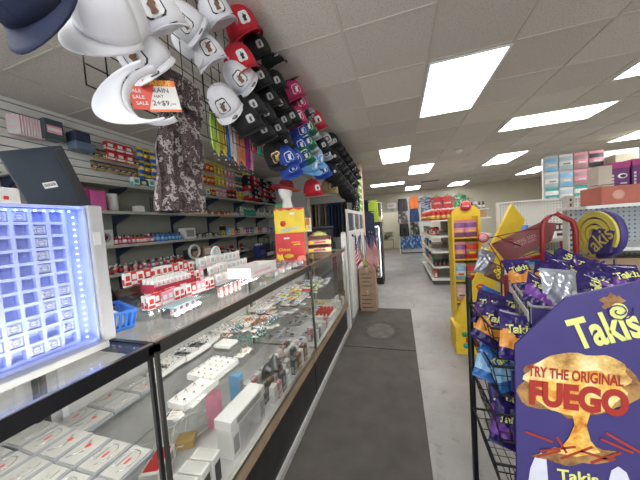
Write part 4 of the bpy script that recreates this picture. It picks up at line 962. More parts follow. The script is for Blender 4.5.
CW = mat('white_cotton', (.80, .80, .84), .85, var=.03); CWU = mat('white_brim', (.76, .76, .8), .8, var=.03); CR = mat('red_cotton', (.55, .02, .04), .8); CB = mat('black_cotton', (.012, .012, .014), .85); CBL = mat('royal_blue_cotton', (.02, .07, .4), .8)
CG = mat('green_cotton', (.02, .16, .07), .8); CLB = mat('sky_blue_cotton', (.18, .45, .75), .8); CGY = mat('grey_mesh_cotton', (.42, .44, .46), .8); CKH = mat('khaki_cotton', (.32, .25, .12), .8); CPK = mat('raspberry_cotton', (.55, .04, .16), .8)
whitep = cap('baseball_cap', CW, CWU, (BLACK, WHITE, mat('patch_brown', (.2, .1, .06), .7))); whiteb = cap('baseball_cap', CW, CWU, None, badge=False); redp = cap('baseball_cap', CR, CR, (WHITE, WHITE, BLACK), ps=.75); blackp = cap('baseball_cap', CB, CB, (GREY, LGREY, DARK), badge=False, ps=.62); blackg = cap('baseball_cap', CB, CB, (GOLD, DARK, GOLD)); navyb = cap('baseball_cap', NAVY, NAVY, None, under=NAVY, badge=False)
bluep = cap('baseball_cap', CBL, CBL, (WHITE, CBL, WHITE), badge=False); greenp = cap('baseball_cap', CG, CG, (WHITE, CG, WHITE), badge=False); greyp = cap('baseball_cap', CGY, CGY, (WHITE, DARK, None), badge=False); skyp = cap('baseball_cap', CLB, CLB, (WHITE, CLB, WHITE), badge=False); khp = cap('baseball_cap', CKH, CKH, (BLACK, CKH, BLACK), badge=False); pkp_ = cap('baseball_cap', CPK, CPK, (WHITE, CPK, WHITE), badge=False); blackw = cap('baseball_cap', CB, CB, (GREY, OFFW, DARK), badge=False, ps=.4)
HX = -.86
def hang(proto, px, py, X_, fr, up, label, group=None, sc=1.0):
    p = atX(px, py, X_); R_ = R3(fr, up); c = R_ @ Vector((0, -.03, .04)) * sc
    dup(proto, p - c, R_, label, group, scale=sc)
def S(a, b, c): return RX * a + UP * b - FW * c
F1, U1 = (.62, -.62, -.35), (-.55, .05, .85)
hang(navyb, 8, -16, -.80, S(.25, -.95, .3), S(-.2, .5, .9), 'dark navy cap whose brim dips into the top left corner', None, 1.1)
hang(whiteb, 101, 12, -.82, S(-.3, -.8, .5), S(.45, .6, .6), 'large plain white cap at the near end of the wire grid', None, 1.1)
hang(whitep, 157, 16, -.83, S(.42, -.5, .75), S(-.4, .8, .3), 'white cap with a framed brown animal patch, top of the white caps', None, 1.12)
hang(whitep, 141, 56, -.87, S(.3, -.75, .6), S(-.35, .6, .6), 'white cap with a tilted dark framed patch below the top white cap', None, 1.05)
hang(whitep, 187, 24, -.92, (.5, -.45, -.7), (-.6, -.1, .8), 'small white cap half hidden behind the top white caps', None, .95)
hang(whitep, 217, 14, -.86, F1, U1, 'white cap with a framed patch next to the upper red cap', None, 1.05)
hang(whitep, 209, 54, -.90, F1, (-.45, -.2, .85), 'white cap with framed patch and round black brim sticker left of the lower red cap', None, 1.0)
hang(whitep, 240, 78, -.87, (.55, -.5, -.65), (-.6, -.1, .75), 'white cap with framed patch under the lower red cap', None, 1.05)
hang(whitep, 224, 104, -.93, (.4, -.5, -.75), (-.2, -.5, .8), 'lowest white cap hanging beside the wire grid', None, 1.05)
hang(whiteb, 190, 45, -.98, (.4, -.3, -.85), (-.5, -.3, .6), 'plain white cap in the back row above the wire grid', None, .9)
hang(redp, 243, 26, -.84, F1, U1, 'upper of the two red caps with a white framed patch', None, 1.2)
hang(redp, 241, 62, -.86, F1, U1, 'lower of the two red caps with a white framed patch', None, 1.15)
BLS = [(258, 50), (273, 58), (288, 74), (259, 80), (275, 84), (290, 96), (252, 108), (264, 116), (278, 106), (290, 118), (262, 132), (276, 130), (249, 122), (268, 100), (282, 122), (300, 112)]
for i, (x, y) in enumerate(BLS):
    hang(blackp, x, y, -.85 - .02 * (i % 3), F1, U1, 'black cap with a small grey square patch in the black bunch', 'black caps with grey patches', 1.1)
hang(blackg, 276, 156, -.95, (.5, -.6, -.6), (-.2, -.6, .8), 'black cap with a gold round patch at the bottom of the bunch', None, 1.2)
hang(blackw, 284, 143, -.9, F1, U1, 'black and white patched cap above the gold patched one', None, 1.0)
for i, (x, y) in enumerate([(294, 92), (299, 104), (297, 118)]): hang(pkp_, x, y, -.84, F1, U1, 'raspberry pink cap with white emblem beside the black bunch', 'raspberry caps', 1.1)
for i, (x, y) in enumerate([(300, 132), (299, 146), (295, 160), (290, 168), (287, 158)]): hang(bluep, x, y, -.86, F1, U1, 'royal blue cap with white emblem in the slanting column', 'royal blue caps', 1.1)
for i, (x, y) in enumerate([(306, 128), (305, 142), (303, 156)]): hang(greenp, x, y, -.83, F1, U1, 'green cap with white emblem between the blue and grey caps', 'green caps', 1.2)
for i, (x, y) in enumerate([(311, 118), (311, 134), (310, 148), (325, 140), (324, 154)]): hang(greyp, x, y, -.83, F1, U1, 'pale grey cap in the far part of the hanging caps', 'pale grey caps', 1.1)
hang(redp, 315, 122, -.80, F1, U1, 'bright red cap topmost in the far part of the hanging caps', None, 1.35)
hang(blackp, 321, 146, -.82, F1, U1, 'lone black cap between the pale grey caps', None, 1.2)
for i, (x, y) in enumerate([(316, 158), (310, 164)]): hang(skyp, x, y, -.86, (.7, -.3, -.5), U1, 'sky blue cap hanging low over the far end of the counter', 'sky blue caps', 1.25)
hang(bluep, 322, 170, -.84, F1, U1, 'royal blue cap behind the sky blue ones', None, 1.2)
hang(redp, 314, 189, -1.0, S(.5, -.25, .8), S(-.15, 1, .2), 'bright red cap hanging over the clothes rack opening', None, 1.35)
hang(khp, 330, 189, -.93, S(.2, -.1, 1), S(0, 1, .1), 'khaki cap with a round black emblem beside the far red cap', None, 1.6)
# far dark patterned caps up to the peach panel
for i in range(34):
    k = i // 3; px = 332 + k * 2.05; py = 142 + k * 2.6 + (i % 3) * (15 - k * .2) + (k % 2) * 4
    hang(blackw if i % 4 else blackp, px, py, -.83 - .01 * (i % 3), F1, U1, 'black cap with %s patch in the long far column' % ('white' if i % 4 else 'grey'), 'far black caps with %s patches' % ('white' if i % 4 else 'grey'), 1.35)
# white sun visor hanging with its underside to the aisle
vz = thing('sun_visor', 'white open topped sun visor hanging brim down at the near end of the caps', 'visor')
def vf(u, v):
    a = PI + PI * u; s_ = math.sin(a); c = math.cos(a)
    return (c * (.083 + .004 * v), s_ * (.096 + .080 * v * abs(s_) ** .4), -.014 * abs(c) ** 2.2 * (.35 + .65 * v) - .004 * v)
MB().surf(vf, 22, 6, CWU, thick=-.004).tube([vf(k / 22, 1) for k in range(23)], .003, CW, 6).build('brim', vz)
MB().surf(lambda u, v: (.083 * math.cos(PI * .92 + PI * 1.16 * u), .096 * math.sin(PI * .92 + PI * 1.16 * u) * (1 - .05 * v), .002 + .028 * v), 26, 2, CW, thick=.003).build('headband', vz)
R_v = R3(S(-.93, -.36, .12), S(.12, .1, -1)); pv = atX(111, 106, -.80); vz.location = pv - R_v @ Vector((0, -.13, 0)) * 1.02; vz.rotation_euler = R_v.to_euler(); vz.scale = (1.02,) * 3
# wire grid
WIRE = mat('black_wire', (.012, .012, .012), .35, .4)
def grid_panel(label, y0, y1, z0, z1, X_, group=None, step=.072):
    b = MB(); y = y0
    while y <= y1 + .001: b.tube([(0, y, z0), (0, y, z1)], .003, WIRE, 4); y += step
    z = z0
    while z <= z1 + .001: b.tube([(.005, y0, z), (.005, y1, z)], .003, WIRE, 4); z += step
    return tag(b.build('wire_grid', loc=(X_, 0, 0)), label, 'wire grid', group)
grid_panel('black wire grid panel nearest the camera holding the white caps', .62, 1.35, 2.08, 2.85, -.985)
grid_panel('black wire grid panel in the middle holding the black caps', 1.42, 3.0, 2.12, 2.85, -.985)
grid_panel('black wire grid panel at the far end by the peach panel', 3.07, 5.6, 2.2, 2.85, -.985)
for i, yy in enumerate((.7, 1.3, 2.2, 2.95, 3.8, 5.4)):
    tag(MB().tube([(0, 0, CEIL - .002), (0, 0, 2.8)], .003, WIRE, 4).build('hanging_wire', loc=(-.985, yy, 0)), 'thin black wire that ties the grid to the ceiling', 'wire', 'wires holding the hat grids')
# camouflage trousers
CAM = multi('dark_camouflage', [(.03, .018, .018), (.10, .07, .07), (.028, .018, .018), (.36, .32, .31), (.06, .04, .04)], 22, .85, 'NOISE', pos=[0, .3, .45, .58, .78])
t = thing('camouflage_pants', 'dark brown and grey camouflage trousers hanging from the wire grid', 'trousers', (-.93, .80, 2.24), 0)
p1, p2 = atX(170, 190, -.93), atX(213, 190, -.93)
def legf(y0, y1, yb0, yb1):
    def f(u, v):
        a = 2 * PI * u; k = v; ya = y0 + (yb0 - y0) * k; yb = y1 + (yb1 - y1) * k
        w = (yb - ya) / 2; c = (ya + yb) / 2
        return (.03 * math.sin(a) + .012 * math.sin(5 * a + 6 * v) + .01 * math.sin(14 * v + a), c + w * math.cos(a) * (1 + .04 * math.sin(11 * v)) - .8, -.58 * v)
    return f
b = MB(); b.surf(legf(.86, 1.0, .79, .915), 24, 18, CAM); b.surf(legf(.95, 1.09, .90, 1.035), 24, 18, CAM); b.build('legs', t)
MB().surf(lambda u, v: (.034 * math.sin(2 * PI * u), .975 + .118 * math.cos(2 * PI * u) * (1 + .02 * v) - .8, .03 - .14 * v), 24, 4, CAM, thick=.003).build('waist', t)
MB().surf(lambda u, v: (.045 + .012 * math.sin(PI * u), .90 + .09 * u - .8, -.22 - .14 * v), 4, 4, CAM, thick=.01).build('cargo_pocket', t)
# sale sign
sg = thing('sale_sign', 'orange and white hand written sale card hanging under the white caps', 'sign', tuple(atX(162, 96, -.80)), 0)
n = Vector((.72, -.69, .1)); R_ = R3(n, (-.12, -.1, 1)); sg.rotation_euler = R_.to_euler()
SO = mat('sale_orange', (.85, .16, .05), .5); SRD = mat('sale_red', (.75, .09, .06), .5)
b = MB(); b.box(-.050, .052, 0, .0015, -.058, .058, OFFW).box(-.05, .052, -.001, 0, .036, .058, SO).box(-.05, .052, -.001, 0, -.058, -.05, SO)
b.prism([(-.098, -.05), (-.05, -.052), (-.018, .036), (-.098, .03)], -.0015, .0015, SRD); b.build('card', sg)
b = MB(); b.text('ANUE', .07, front(.005, .047, -.002), YEL); b.text('RAIN', .05, front(0, .02, -.001), DARK); b.text('HAT', .03, front(-.01, -.002, -.001), DARK); b.text('2+$9.--', .075, front(.002, -.028, -.001), DARK)
for k in range(3): b.text('SALE', .036, front(-.073 + .006 * (k - 1), .015 - k * .022, -.003) , WHITE)
b.build('lettering', sg)
# lanyards hanging in a row
lc = [('lime green', mat('lime_cloth', (.45, .7, .1), .6)), ('yellow green', mat('yellowgreen_cloth', (.6, .75, .15), .6)), ('gold', mat('gold_cloth', (.6, .42, .05), .6)), ('yellow', YEL), ('navy blue', BLUE), ('white', WHITE), ('white', WHITE), ('salmon', mat('salmon_cloth', (.8, .3, .2), .6)), ('salmon', mat('salmon_cloth', (.8, .3, .2), .6)), ('orange', ORANGE), ('purple', mat('purple_cloth', (.4, .04, .35), .6)), ('purple', mat('purple_cloth', (.4, .04, .35), .6)), ('pale pink', PINK)]
a0 = atX(211, 112, -1.25); a1 = atX(250, 140, -1.25)
for i, (nm, c) in enumerate(lc):
    k = i / (len(lc) - 1); p = a0.lerp(a1, k)
    ln = .27 + .03 * math.sin(i * 2.1)
    b = MB(); b.tube([(0, -.005, 0), (.0, -.016, -ln * .4), (0, -.012, -ln * .85), (0, 0, -ln), (0, .012, -ln * .85), (0, .016, -ln * .4), (0, .005, 0)], .008, c, 6)
    t = thing('lanyard', '%s lanyard in the colourful row beside the camouflage trousers' % nm, 'lanyard', tuple(p), 0, 'hanging lanyards, %s' % nm)
    b.build('strap', t); MB().tube([(0, 0, -ln), (0, 0, -ln - .02)], .004, BLACK, 5).lathe([(.006, -ln - .035), (.006, -ln - .02)], CHROME, 6).build('clip', t)
    MB().tube([(0, 0, 0), (.0, 0, .05)], .012, BLACK, 5).build('header', t)
pA, pB = a0 + Vector((0, -.06, .05)), a1 + Vector((0, .5, .05))
tag(MB().tube([pA, pB], .006, BLACK, 5).tube([pA, (pA.x, pA.y, CEIL - .002)], .004, BLACK, 4).tube([pB, (pB.x, pB.y, CEIL - .002)], .004, BLACK, 4).build('hanging_rail'), 'thin black rail carrying the colourful lanyards', 'rail')
for i in range(5):
    c, nm = [(RED, 'red'), (TEAL, 'teal'), (GREEN, 'green'), (OFFW, 'cream'), (DARK, 'dark')][i]
    p = a1 + Vector((0, .07 + .08 * i, .03)); t = thing('key_chain', '%s key chain hanging beyond the lanyards' % nm, 'key chain', tuple(p))
    MB().tube([(0, 0, 0), (0, 0, -.06)], .003, CHROME, 4).build('chain', t); MB().rbox(-.012, .012, -.02, .02, -.12, -.06, c, .006).build('pendant', t)
# green frill at the far end
gf = multi('neon_green_cloth', [(.3, .8, .15), (.45, .95, .25)], 30, .6)
t = thing('bandana_strip', 'neon green ruffled strip hanging along the peach panel', 'cloth strip', (-.80, 5.66, 0))
MB().surf(lambda u, v: (.03 * math.sin(v * 40) + .03 * (u - .5), -.04 + .08 * u + .02 * math.sin(v * 33), 2.62 - .85 * v), 4, 60, gf, thick=.003).build('ruffle', t)
MB().tube([(0, 0, 2.6), (0, 0, CEIL - .003)], .003, BLACK, 4).build('string', t)
t = thing('bandana_bundle', 'black and white bandanas bunched under the far caps', 'bandanas', (-.86, 5.4, 1.82))
BAN = multi('bandana_print', [(.01, .01, .012), (.02, .02, .02), (.5, .5, .5)], 60, .8, pos=[0, .5, .85])
MB().surf(lambda u, v: (.07 * math.cos(2 * PI * u) * (1 + .2 * math.sin(5 * v + 3 * u)), .16 * math.sin(2 * PI * u), .62 * v), 20, 12, BAN, thick=.004).build('cloth', t)
# caps piled on the topmost wall shelf by the partition
CMIX = [(redp, 'red'), (blackp, 'black'), (blackp, 'black'), (redp, 'red'), (greyp, 'grey')]
for i in range(30):
    pr, nm = CMIX[(i * 3 + i // 5) % 5]
    dup(pr, (-3.06 + .03 * (i % 2), 4.75 + .19 * (i % 6) , SZ['A'] + .03 + .10 * (i // 6)), R3((1, -.4, .05), (.1, 0, 1)), '%s cap in the pile on the topmost wall shelf' % nm, '%s caps on the topmost wall shelf' % nm)
# ================================================================ END OF THE COUNTER, GATE AND BACK WALL
GW = mat('white_gate_paint', (.74, .74, .72), .45, var=.03)
t = thing('counter_gate', 'white panelled gate with a small window and round lock past the glass cases', 'gate', (-.765, 3.6, 0))
MB().box(-.03, 0, .32, 2.15, .05, 1.40, GW).box(0, .012, .40, 1.2, .2, 1.32, mat('gate_panel', (.70, .70, .68), .5)).build('lower_panel', t)
f = MB(); f.box(-.03, 0, .32, 2.15, 1.402, 1.44, GW).box(-.03, 0, .32, 2.15, 1.74, 1.79, GW)
for y in (.32, .95, 1.55, 2.11): f.box(-.03, 0, y, y + .045, 1.44, 1.74, GW)
f.build('window_frame', t)
MB().box(-.018, -.012, .365, 2.11, 1.44, 1.74, CLEAR).build('window_pane', t)
MB().lathe([(.022, 0), (.022, .02), (.012, .03), (.001, .03)], DARK, 14, Matrix.Translation((.0, .6, 1.36)) @ Matrix.Rotation(PI / 2, 4, 'Y')).build('lock', t)
simple('gate_post', 'white post between the last glass case and the gate', 'post', MB().box(-.06, 0, 0, .10, .0, 1.42, GW).box(-.055, -.005, .003, .09, 1.42, 1.44, LGREY), (-.765, 3.62, 0))
# black plastic crate and chair behind the counter end
t = thing('black_crate', 'stack shaped black plastic crate behind the counter gate', 'crate', (-1.35, 4.3, 1.25), .2)
b = MB(); b.rbox(-.22, .22, -.15, .15, 0, .26, BLACK, .02).rbox(-.24, .24, -.17, .17, .26, .30, DARK, .01).rbox(-.12, .12, -.152, -.14, .06, .2, GREY, .004); b.build('crate_body', t)
simple('crate_table', 'low black table under the plastic crate', 'table', MB().box(-.25, .25, -.2, .2, 1.2, 1.248, BLACK).box(-.25, -.2, -.2, -.15, 0, 1.2, BLACK).box(.2, .25, -.2, -.15, 0, 1.2, BLACK).box(-.25, -.2, .15, .2, 0, 1.2, BLACK).box(.2, .25, .15, .2, 0, 1.2, BLACK), (-1.35, 4.3, 0), .2)
t = thing('folding_chair', 'black folding chair leaning beside the plastic crate', 'chair', (-1.75, 4.1, 1.0), .3)
MB().tube([(-.12, 0, -1.0), (-.05, .05, .45)], .018, BLACK, 6).tube([(.14, 0, -1.0), (.07, .05, .45)], .018, BLACK, 6).tube([(-.05, .05, .45), (.07, .05, .45)], .018, BLACK, 6).build('frame', t); MB().rbox(-.07, .09, .02, .06, .1, .4, DARK, .01).build('backrest', t); MB().rbox(-.1, .12, -.12, .02, -.1, -.07, DARK, .01).build('seat', t)
# clothes rail in the partition opening
tag(MB().tube([(-2.2, 6.3, 2.12), (-1.1, 6.3, 2.12)], .012, CHROME, 8).build('clothes_rail'), 'steel clothes rail in the opening of the partition', 'rail')
def garment(label, loc, w, h, m, kind='shirt', rz=0.0, group=None, cat=None, logo=None, trim=None, d=.05):
    nm = {'shirt': 't_shirt', 'shorts': 'shorts', 'coat': 'jacket', 'pants': 'trousers'}[kind]
    t = thing(nm, label, cat or nm.replace('_', ' ').replace('t shirt', 'shirt'), loc, rz, group)
    if kind == 'shirt': out = [(-.28, 0), (-.28, -.6), (-.27, -1), (.27, -1), (.28, -.6), (.28, 0)]; sl = True
    elif kind == 'coat': out = None; sl = False
    def body(u, v):
        a = 2 * PI * u; ww = w * (.62 if kind == 'shirt' else 1) * (.86 + .14 * v if kind != 'coat' else .8 + .2 * v) / 2
        sh = 0 if kind != 'shirt' and kind != 'coat' else -.06 * abs(math.cos(a)) * h * (1 - v)
        return (ww * math.cos(a), d / 2 * math.sin(a) * (1 + .25 * math.sin(9 * a)) , sh - h * v * (1 if kind in ('shirt', 'coat') else .38))
    b = MB(); b.surf(body, 24, 8, m)
    if kind in ('shorts', 'pants'):
        for s in (-1, 1):
            b.surf(lambda u, v: (s * w * .255 + w * .245 * math.cos(2 * PI * u) * (1 + .1 * v), d / 2 * math.sin(2 * PI * u), -h * .36 - h * .64 * v), 16, 6, m)
    b.build('body', t)
    if kind == 'shirt':
        for s in (-1, 1):
            MB().surf(lambda u, v: (s * (w * .27 + w * .23 * v), d / 2 * .8 * math.cos(2 * PI * u), -h * .13 - h * .16 * v + h * .11 * math.sin(2 * PI * u)), 14, 4, m).build('sleeve', t)
        MB().tube([(w * .12 * math.cos(a), -d / 2 * .4 * abs(math.sin(a)), -h * .015 + h * .03 * math.sin(a)) for a in [PI + k * PI / 6 for k in range(7)]], .012, trim or m, 5).build('collar', t)
    else: MB().tube([(w * .43 * math.cos(a), d * .52 * math.sin(a), 0) for a in [k * PI / 8 for k in range(16)]], .012, trim or m, 5, closed=True).build('waistband' if kind != 'coat' else 'collar', t)
    if logo: MB().text(logo, w * .38, front(0, -h * .38, -d * .66), WHITE).build('print', t)
    return t
JC = [('dark grey', mat('dark_grey_cloth', (.05, .05, .055), .8)), ('tan', mat('tan_cloth', (.4, .3, .2), .8)), ('olive', mat('olive_cloth', (.16, .17, .12), .8)), ('navy blue', mat('denim_cloth', (.04, .07, .2), .8)), ('cream', mat('cream_cloth', (.5, .47, .4), .8))]
for i in range(12):
    nm, c = JC[[0, 1, 4, 2, 1, 3, 3, 0, 3, 2, 0, 3][i]]
    garment('%s jacket on the clothes rail behind the partition opening' % nm, (-2.1 + i * .085, 6.3, 2.10), .4, .85, c, 'coat', PI / 2, '%s jackets on the rail' % nm, d=.06)
garment('navy jacket hanging at the far end of the white gate', (-.70, 6.15, 1.82), .34, .95, NAVY, 'coat', .3)
# ---- cardboard boxes with the flags
CBX = mat('cardboard', (.38, .26, .18), .8, var=.1); TAPE = mat('parcel_tape', (.5, .38, .25), .35)
for k, (z0, h, l_) in enumerate(((.001, .38, 'lower cardboard box beside the glass case end'), (.383, .38, 'upper cardboard box of the stack carrying the flags'))):
    t = thing('cardboard_box', l_, 'cardboard box', (-.585, 4.55, z0), .03 * k)
    MB().rbox(-.14, .14, -.17, .17, 0, h, CBX, .004, 1).build('box_body', t)
    MB().box(-.02, .02, -.1705, -.17, h - .1, h, TAPE).box(-.02, .02, -.1705, .1705, h, h + .0006, TAPE).build('tape', t)
    b = MB()
    for j in range(4): b.box(-.11, .08 - .04 * (j % 2), -.171, -.1702, .07 + .07 * j, .085 + .07 * j, DARK)
    b.text('12 / 8 OZ', .12, front(.02, h - .06, -.171), DARK)
    b.build('printed_text', t)
VZ = .766
simple('flag_holder', 'clear tall cup with a lime label that holds the small flags', 'cup', MB().lathe([(.045, 0), (.055, .26), (.051, .26), (.041, .004), (.001, .004)], CLEAR, 16).lathe([(.0505, .06), (.0535, .16)], LIME, 16), (-.60, 4.45, VZ))
FLR = mat('flag_red', (.55, .01, .03), .7); FLW = mat('flag_white', (.8, .8, .8), .7); FLB = mat('flag_blue', (.025, .035, .15), .7)
for i, (dx, dy, tx, ty, l_) in enumerate([(-.02, -.02, -.10, -.06, 'left small striped flag in the cup on the boxes'), (.0, -.03, .02, -.10, 'front small striped flag drooping over the clear cup'), (.025, -.01, .10, -.05, 'right small striped flag in the cup on the boxes'), (.01, .02, .06, .06, 'rear right small striped flag in the cup'), (-.015, .02, -.05, .07, 'rear left small striped flag in the cup')]):
    t = thing('flag', l_, 'flag', (-.60 + dx, 4.45 + dy, VZ + .01), group=None)
    top = Vector((tx * 1.2, ty * 1.2, .60)); MB().tube([(0, 0, 0), top], .004, BLACK, 6).lathe([(.001, .0), (.008, .012), (.001, .028)], GOLD, 8, Matrix.Translation(top)).build('stick', t)
    sx = 1 if tx >= 0 else -1
    def ff(u, v):   # u along hoist (down the stick), v along the fly, drooping
        p = top.lerp(Vector((0, 0, 0)), (.04 + .62 * u)); dr = v ** 1.2
        return (p.x + sx * (.12 * v + .02 * math.sin(7 * v + 3 * u)), p.y - .05 * v + .02 * math.sin(9 * u + 5 * v), p.z - .26 * dr - .02 * u)
    MB().surf(ff, 13, 16, lambda u, v: FLB if (u < .54 and v < .42) else (FLR if int(u * 13) % 2 == 0 else FLW), thick=.0012).build('flag_cloth', t)
    b = MB()
    for r_ in range(4):
        for c_ in range(4):
            p = Vector(ff(.07 + .12 * r_, .06 + .09 * c_ + .02 * (r_ % 2))); b.cbox(p + Vector((0, -.003, 0)), (.009, .002, .009), FLW)
    b.build('stars', t)
# ---- drinks cooler
t = thing('drinks_cooler', 'black upright drinks cooler with a lit glass door', 'cooler', (-.78, 6.42, 0))
W2 = .34; Hc = 1.56
b = MB(); b.box(-W2, -W2 + .04, 0, .6, .1, Hc, BLACK).box(W2 - .04, W2, 0, .6, .1, Hc, BLACK).box(-W2 + .04, W2 - .04, .56, .6, .1, Hc, BLACK).box(-W2, W2, 0, .6, 0, .1, BLACK).box(-W2 + .04, W2 - .04, 0, .56, Hc - .1, Hc, BLACK).box(-W2 + .041, W2 - .041, .54, .559, .14, Hc - .1, WHITE); b.build('cabinet', t)
d_ = MB(); d_.box(-W2, -W2 + .035, -.045, -.002, .12, Hc - .02, BLACK).box(W2 - .035, W2, -.045, -.002, .12, Hc - .02, BLACK).box(-W2 + .035, W2 - .035, -.045, -.002, .12, .17, BLACK).box(-W2 + .035, W2 - .035, -.045, -.002, Hc - .08, Hc - .02, BLACK)
d_ = d_.build('door', t); MB().box(-W2 + .035, W2 - .035, -.03, -.024, .17, Hc - .08, CLEAR).build('door_glass', d_); MB().tube([(W2 - .02, -.05, .7), (W2 - .02, -.075, .72), (W2 - .02, -.075, 1.08), (W2 - .02, -.05, 1.1)], .008, CHROME, 6).build('handle', d_)
MB().box(-.28, .28, .03, .06, Hc - .125, Hc - .105, lamp_mat('cooler_light', (.75, .9, 1), 7)).build('light_tube', t)
MB().box(W2 - .055, W2 - .042, .03, .05, .2, Hc - .14, lamp_mat('cooler_light', (.75, .9, 1), 7)).build('light_tube', t)
CZ = [.16, .46, .76, 1.06]
for z in CZ: MB().box(-W2 + .05, W2 - .06, .07, .53, z - .012, z, WHITE).build('shelf', t)
dr = [(bottle('drink_bottle', .21, .03, c, d, e, neck=.5), n) for c, d, e, n in ((LBLUE, WHITE, OFFW, 'light blue'), (ORANGE, WHITE, YEL, 'orange'), (GREEN, YEL, LIME, 'green'), (RED, WHITE, OFFW, 'red'), (OFFW, BLUE, LBLUE, 'white'), (YEL, GREEN, ORANGE, 'yellow'))]
for zi, z in enumerate(CZ):
    for i in range(7):
        for j in range(2):
            o, n = dr[(i // 2 + zi * 2) % 6]; dup(o, (-.78 - .26 + i * .078, 6.42 + .12 + j * .1, z + .001), 0, '%s drink bottle inside the cooler' % n, '%s bottles in the cooler' % n)
# ---- clothes on the back wall
PEGW = mat('white_display_board', (.66, .66, .63), .6)
YB = BW - .08
tag(MB().box(0, 1.35, -.03, 0, .0, 2.55, PEGW).build('display_board', loc=(.06, BW - .002, .05)), 'tall white display board carrying the shorts right of the doorway', 'display board')
def gp(px, py): return atY(px, py, YB)
navypat = multi('zigzag_navy_cloth', [(.03, .04, .09), (.35, .38, .45)], 10, .8, stretch=(1, 1, 3), pos=[0, .6]); greenpat = multi('green_plaid_cloth', [(.03, .2, .09), (.12, .35, .18), (.5, .5, .4)], 16, .8, pos=[0, .5, .88]); camog = multi('grey_camo_cloth', [(.1, .1, .1), (.3, .3, .29), (.04, .04, .04)], 9, .8); bluef = multi('blue_floral_cloth', [(.05, .14, .35), (.25, .42, .65), (.04, .08, .2)], 14, .8); camoc = multi('brown_grey_camo_cloth', [(.2, .16, .14), (.4, .38, .38), (.1, .09, .1)], 9, .8)
for px, py, py2, wpx, m, l_ in [(402.5, 199, 211, 9, mat('charcoal_cloth', (.06, .06, .07), .8), 'charcoal shorts, topmost in the left column of the display board'), (402.5, 211.5, 223, 9, camoc, 'grey and brown camouflage shorts in the left column'), (404, 224, 236, 9, BLACK, 'plain black shorts in the left column of the display board'), (406, 237, 248.5, 11, bluef, 'light blue patterned shorts at the bottom of the left column'),
                               (413.5, 197, 208.5, 8.5, mat('orange_cloth', (.75, .2, .05), .8), 'bright orange shorts on the display board'), (414, 209, 222, 8.5, mat('navy_shorts_cloth', (.03, .06, .16), .8), 'navy shorts under the orange ones'), (414.5, 222.5, 235, 8.5, camog, 'black and white camouflage shorts under the navy ones'), (416, 236, 248.5, 10, bluef, 'blue patterned shorts at the bottom of the right column')]:
    a = gp(px, py); z2 = gp(px, py2).z; garment(l_, (a.x, YB - .02, a.z), wpx * .046, a.z - z2, m, 'shorts')
for px, py, py2, m, l_, lg, wpx in [(425, 197, 214, navypat, 'navy and white zigzag patterned shirt on the back wall', None, 13), (436.5, 197, 213, mat('brick_red_cloth', (.5, .05, .05), .8), 'red shirt with white word print, left one on the back wall', 'Levis', 13), (447.5, 196, 213, mat('brick_red_cloth', (.5, .05, .05), .8), 'red shirt with white word print, right one beside the green shirt', 'Levis', 13), (459, 194.5, 212, greenpat, 'green patterned shirt rightmost on the back wall', None, 14)]:
    a = gp(px, py); z2 = gp(px, py2).z; garment(l_, (a.x, YB, a.z), wpx * .052, a.z - z2, m, 'shirt', logo=lg)
    tag(MB().tube([(-.16, 0, -.03), (0, 0, .05), (.16, 0, -.03)], .008, BLACK, 5).tube([(0, 0, .05), (0, 0, .12), (.0, .06, .13)], .006, BLACK, 5).build('clothes_hanger', loc=(a.x, YB, a.z)), 'black clothes hanger on the back wall above a shirt', 'hanger', 'hangers of the back wall shirts')
LM = mat('lime_shirt_cloth', (.5, .65, .06), .7)
a = atY(372.5, 201, 9.6); garment('lime green long garment hanging above the cooler', (a.x, 9.6, a.z), .42, .95, LM, 'coat')
a = atY(366, 200, 9.7); garment('dark navy long garment hanging left of the lime green one', (a.x, 9.7, a.z), .35, 1.1, NAVY, 'coat')
a = atY(379, 203, 9.75); garment('thin dark olive garment hanging right of the lime green one', (a.x, 9.75, a.z), .12, .5, mat('olive_cloth', (.16, .17, .12), .8), 'coat')
t = thing('clothes_rack', 'grey rolling clothes rack behind the cooler', 'clothes rack', (-1.3, 9.7, 0))
MB().tube([(-.6, 0, .05), (-.6, 0, 2.28), (.7, 0, 2.28), (.7, 0, .05)], .015, CHROME, 8).build('rail', t); MB().tube([(-.6, -.25, .04), (-.6, .25, .04)], .015, CHROME, 6).build('foot', t); MB().tube([(.7, -.25, .04), (.7, .25, .04)], .015, CHROME, 6).build('foot', t)
# store room clutter seen through the doorway
t = thing('shopping_cart', 'dark clutter filled shopping cart in the store room', 'cart', (-.62, 14.2, .0))
b = MB()
for k in range(8): b.tube([(-.25 + k * .07, -.2, .55), (-.27 + k * .078, -.24, .95)], .006, DARK, 4)
for z in (.55, .75, .95): b.tube([(-.27, -.22, z), (.29, -.22, z), (.29, .3, z), (-.27, .3, z)], .008, DARK, 4, closed=True)
b.build('basket', t); MB().tube([(-.25, -.2, .55), (-.25, -.2, .08), (-.25, .3, .08), (.27, .3, .08), (.27, -.2, .08), (.27, -.2, .55)], .012, DARK, 5).build('frame', t)
for i in range(6): big_carton('dark parcel piled in the shopping cart', .2, .16, .12, (-.72 + .1 * (i % 3), 14.1 + .15 * (i // 3), .60 + .13 * (i % 2) + .07 * (i % 3)), .5 * i, [DARK, BROWN, GREY][i % 3]).__setitem__('group', 'parcels in the cart')
ll_ = D.lights.new('store_room_fill', 'POINT'); ll_.energy = 45; ll_.shadow_soft_size = .1; lo = D.objects.new('store_room_fill', ll_); lo.location = (-.6, 13.8, 2.5); COL.objects.link(lo)  # added light for the store room, its source is unseen
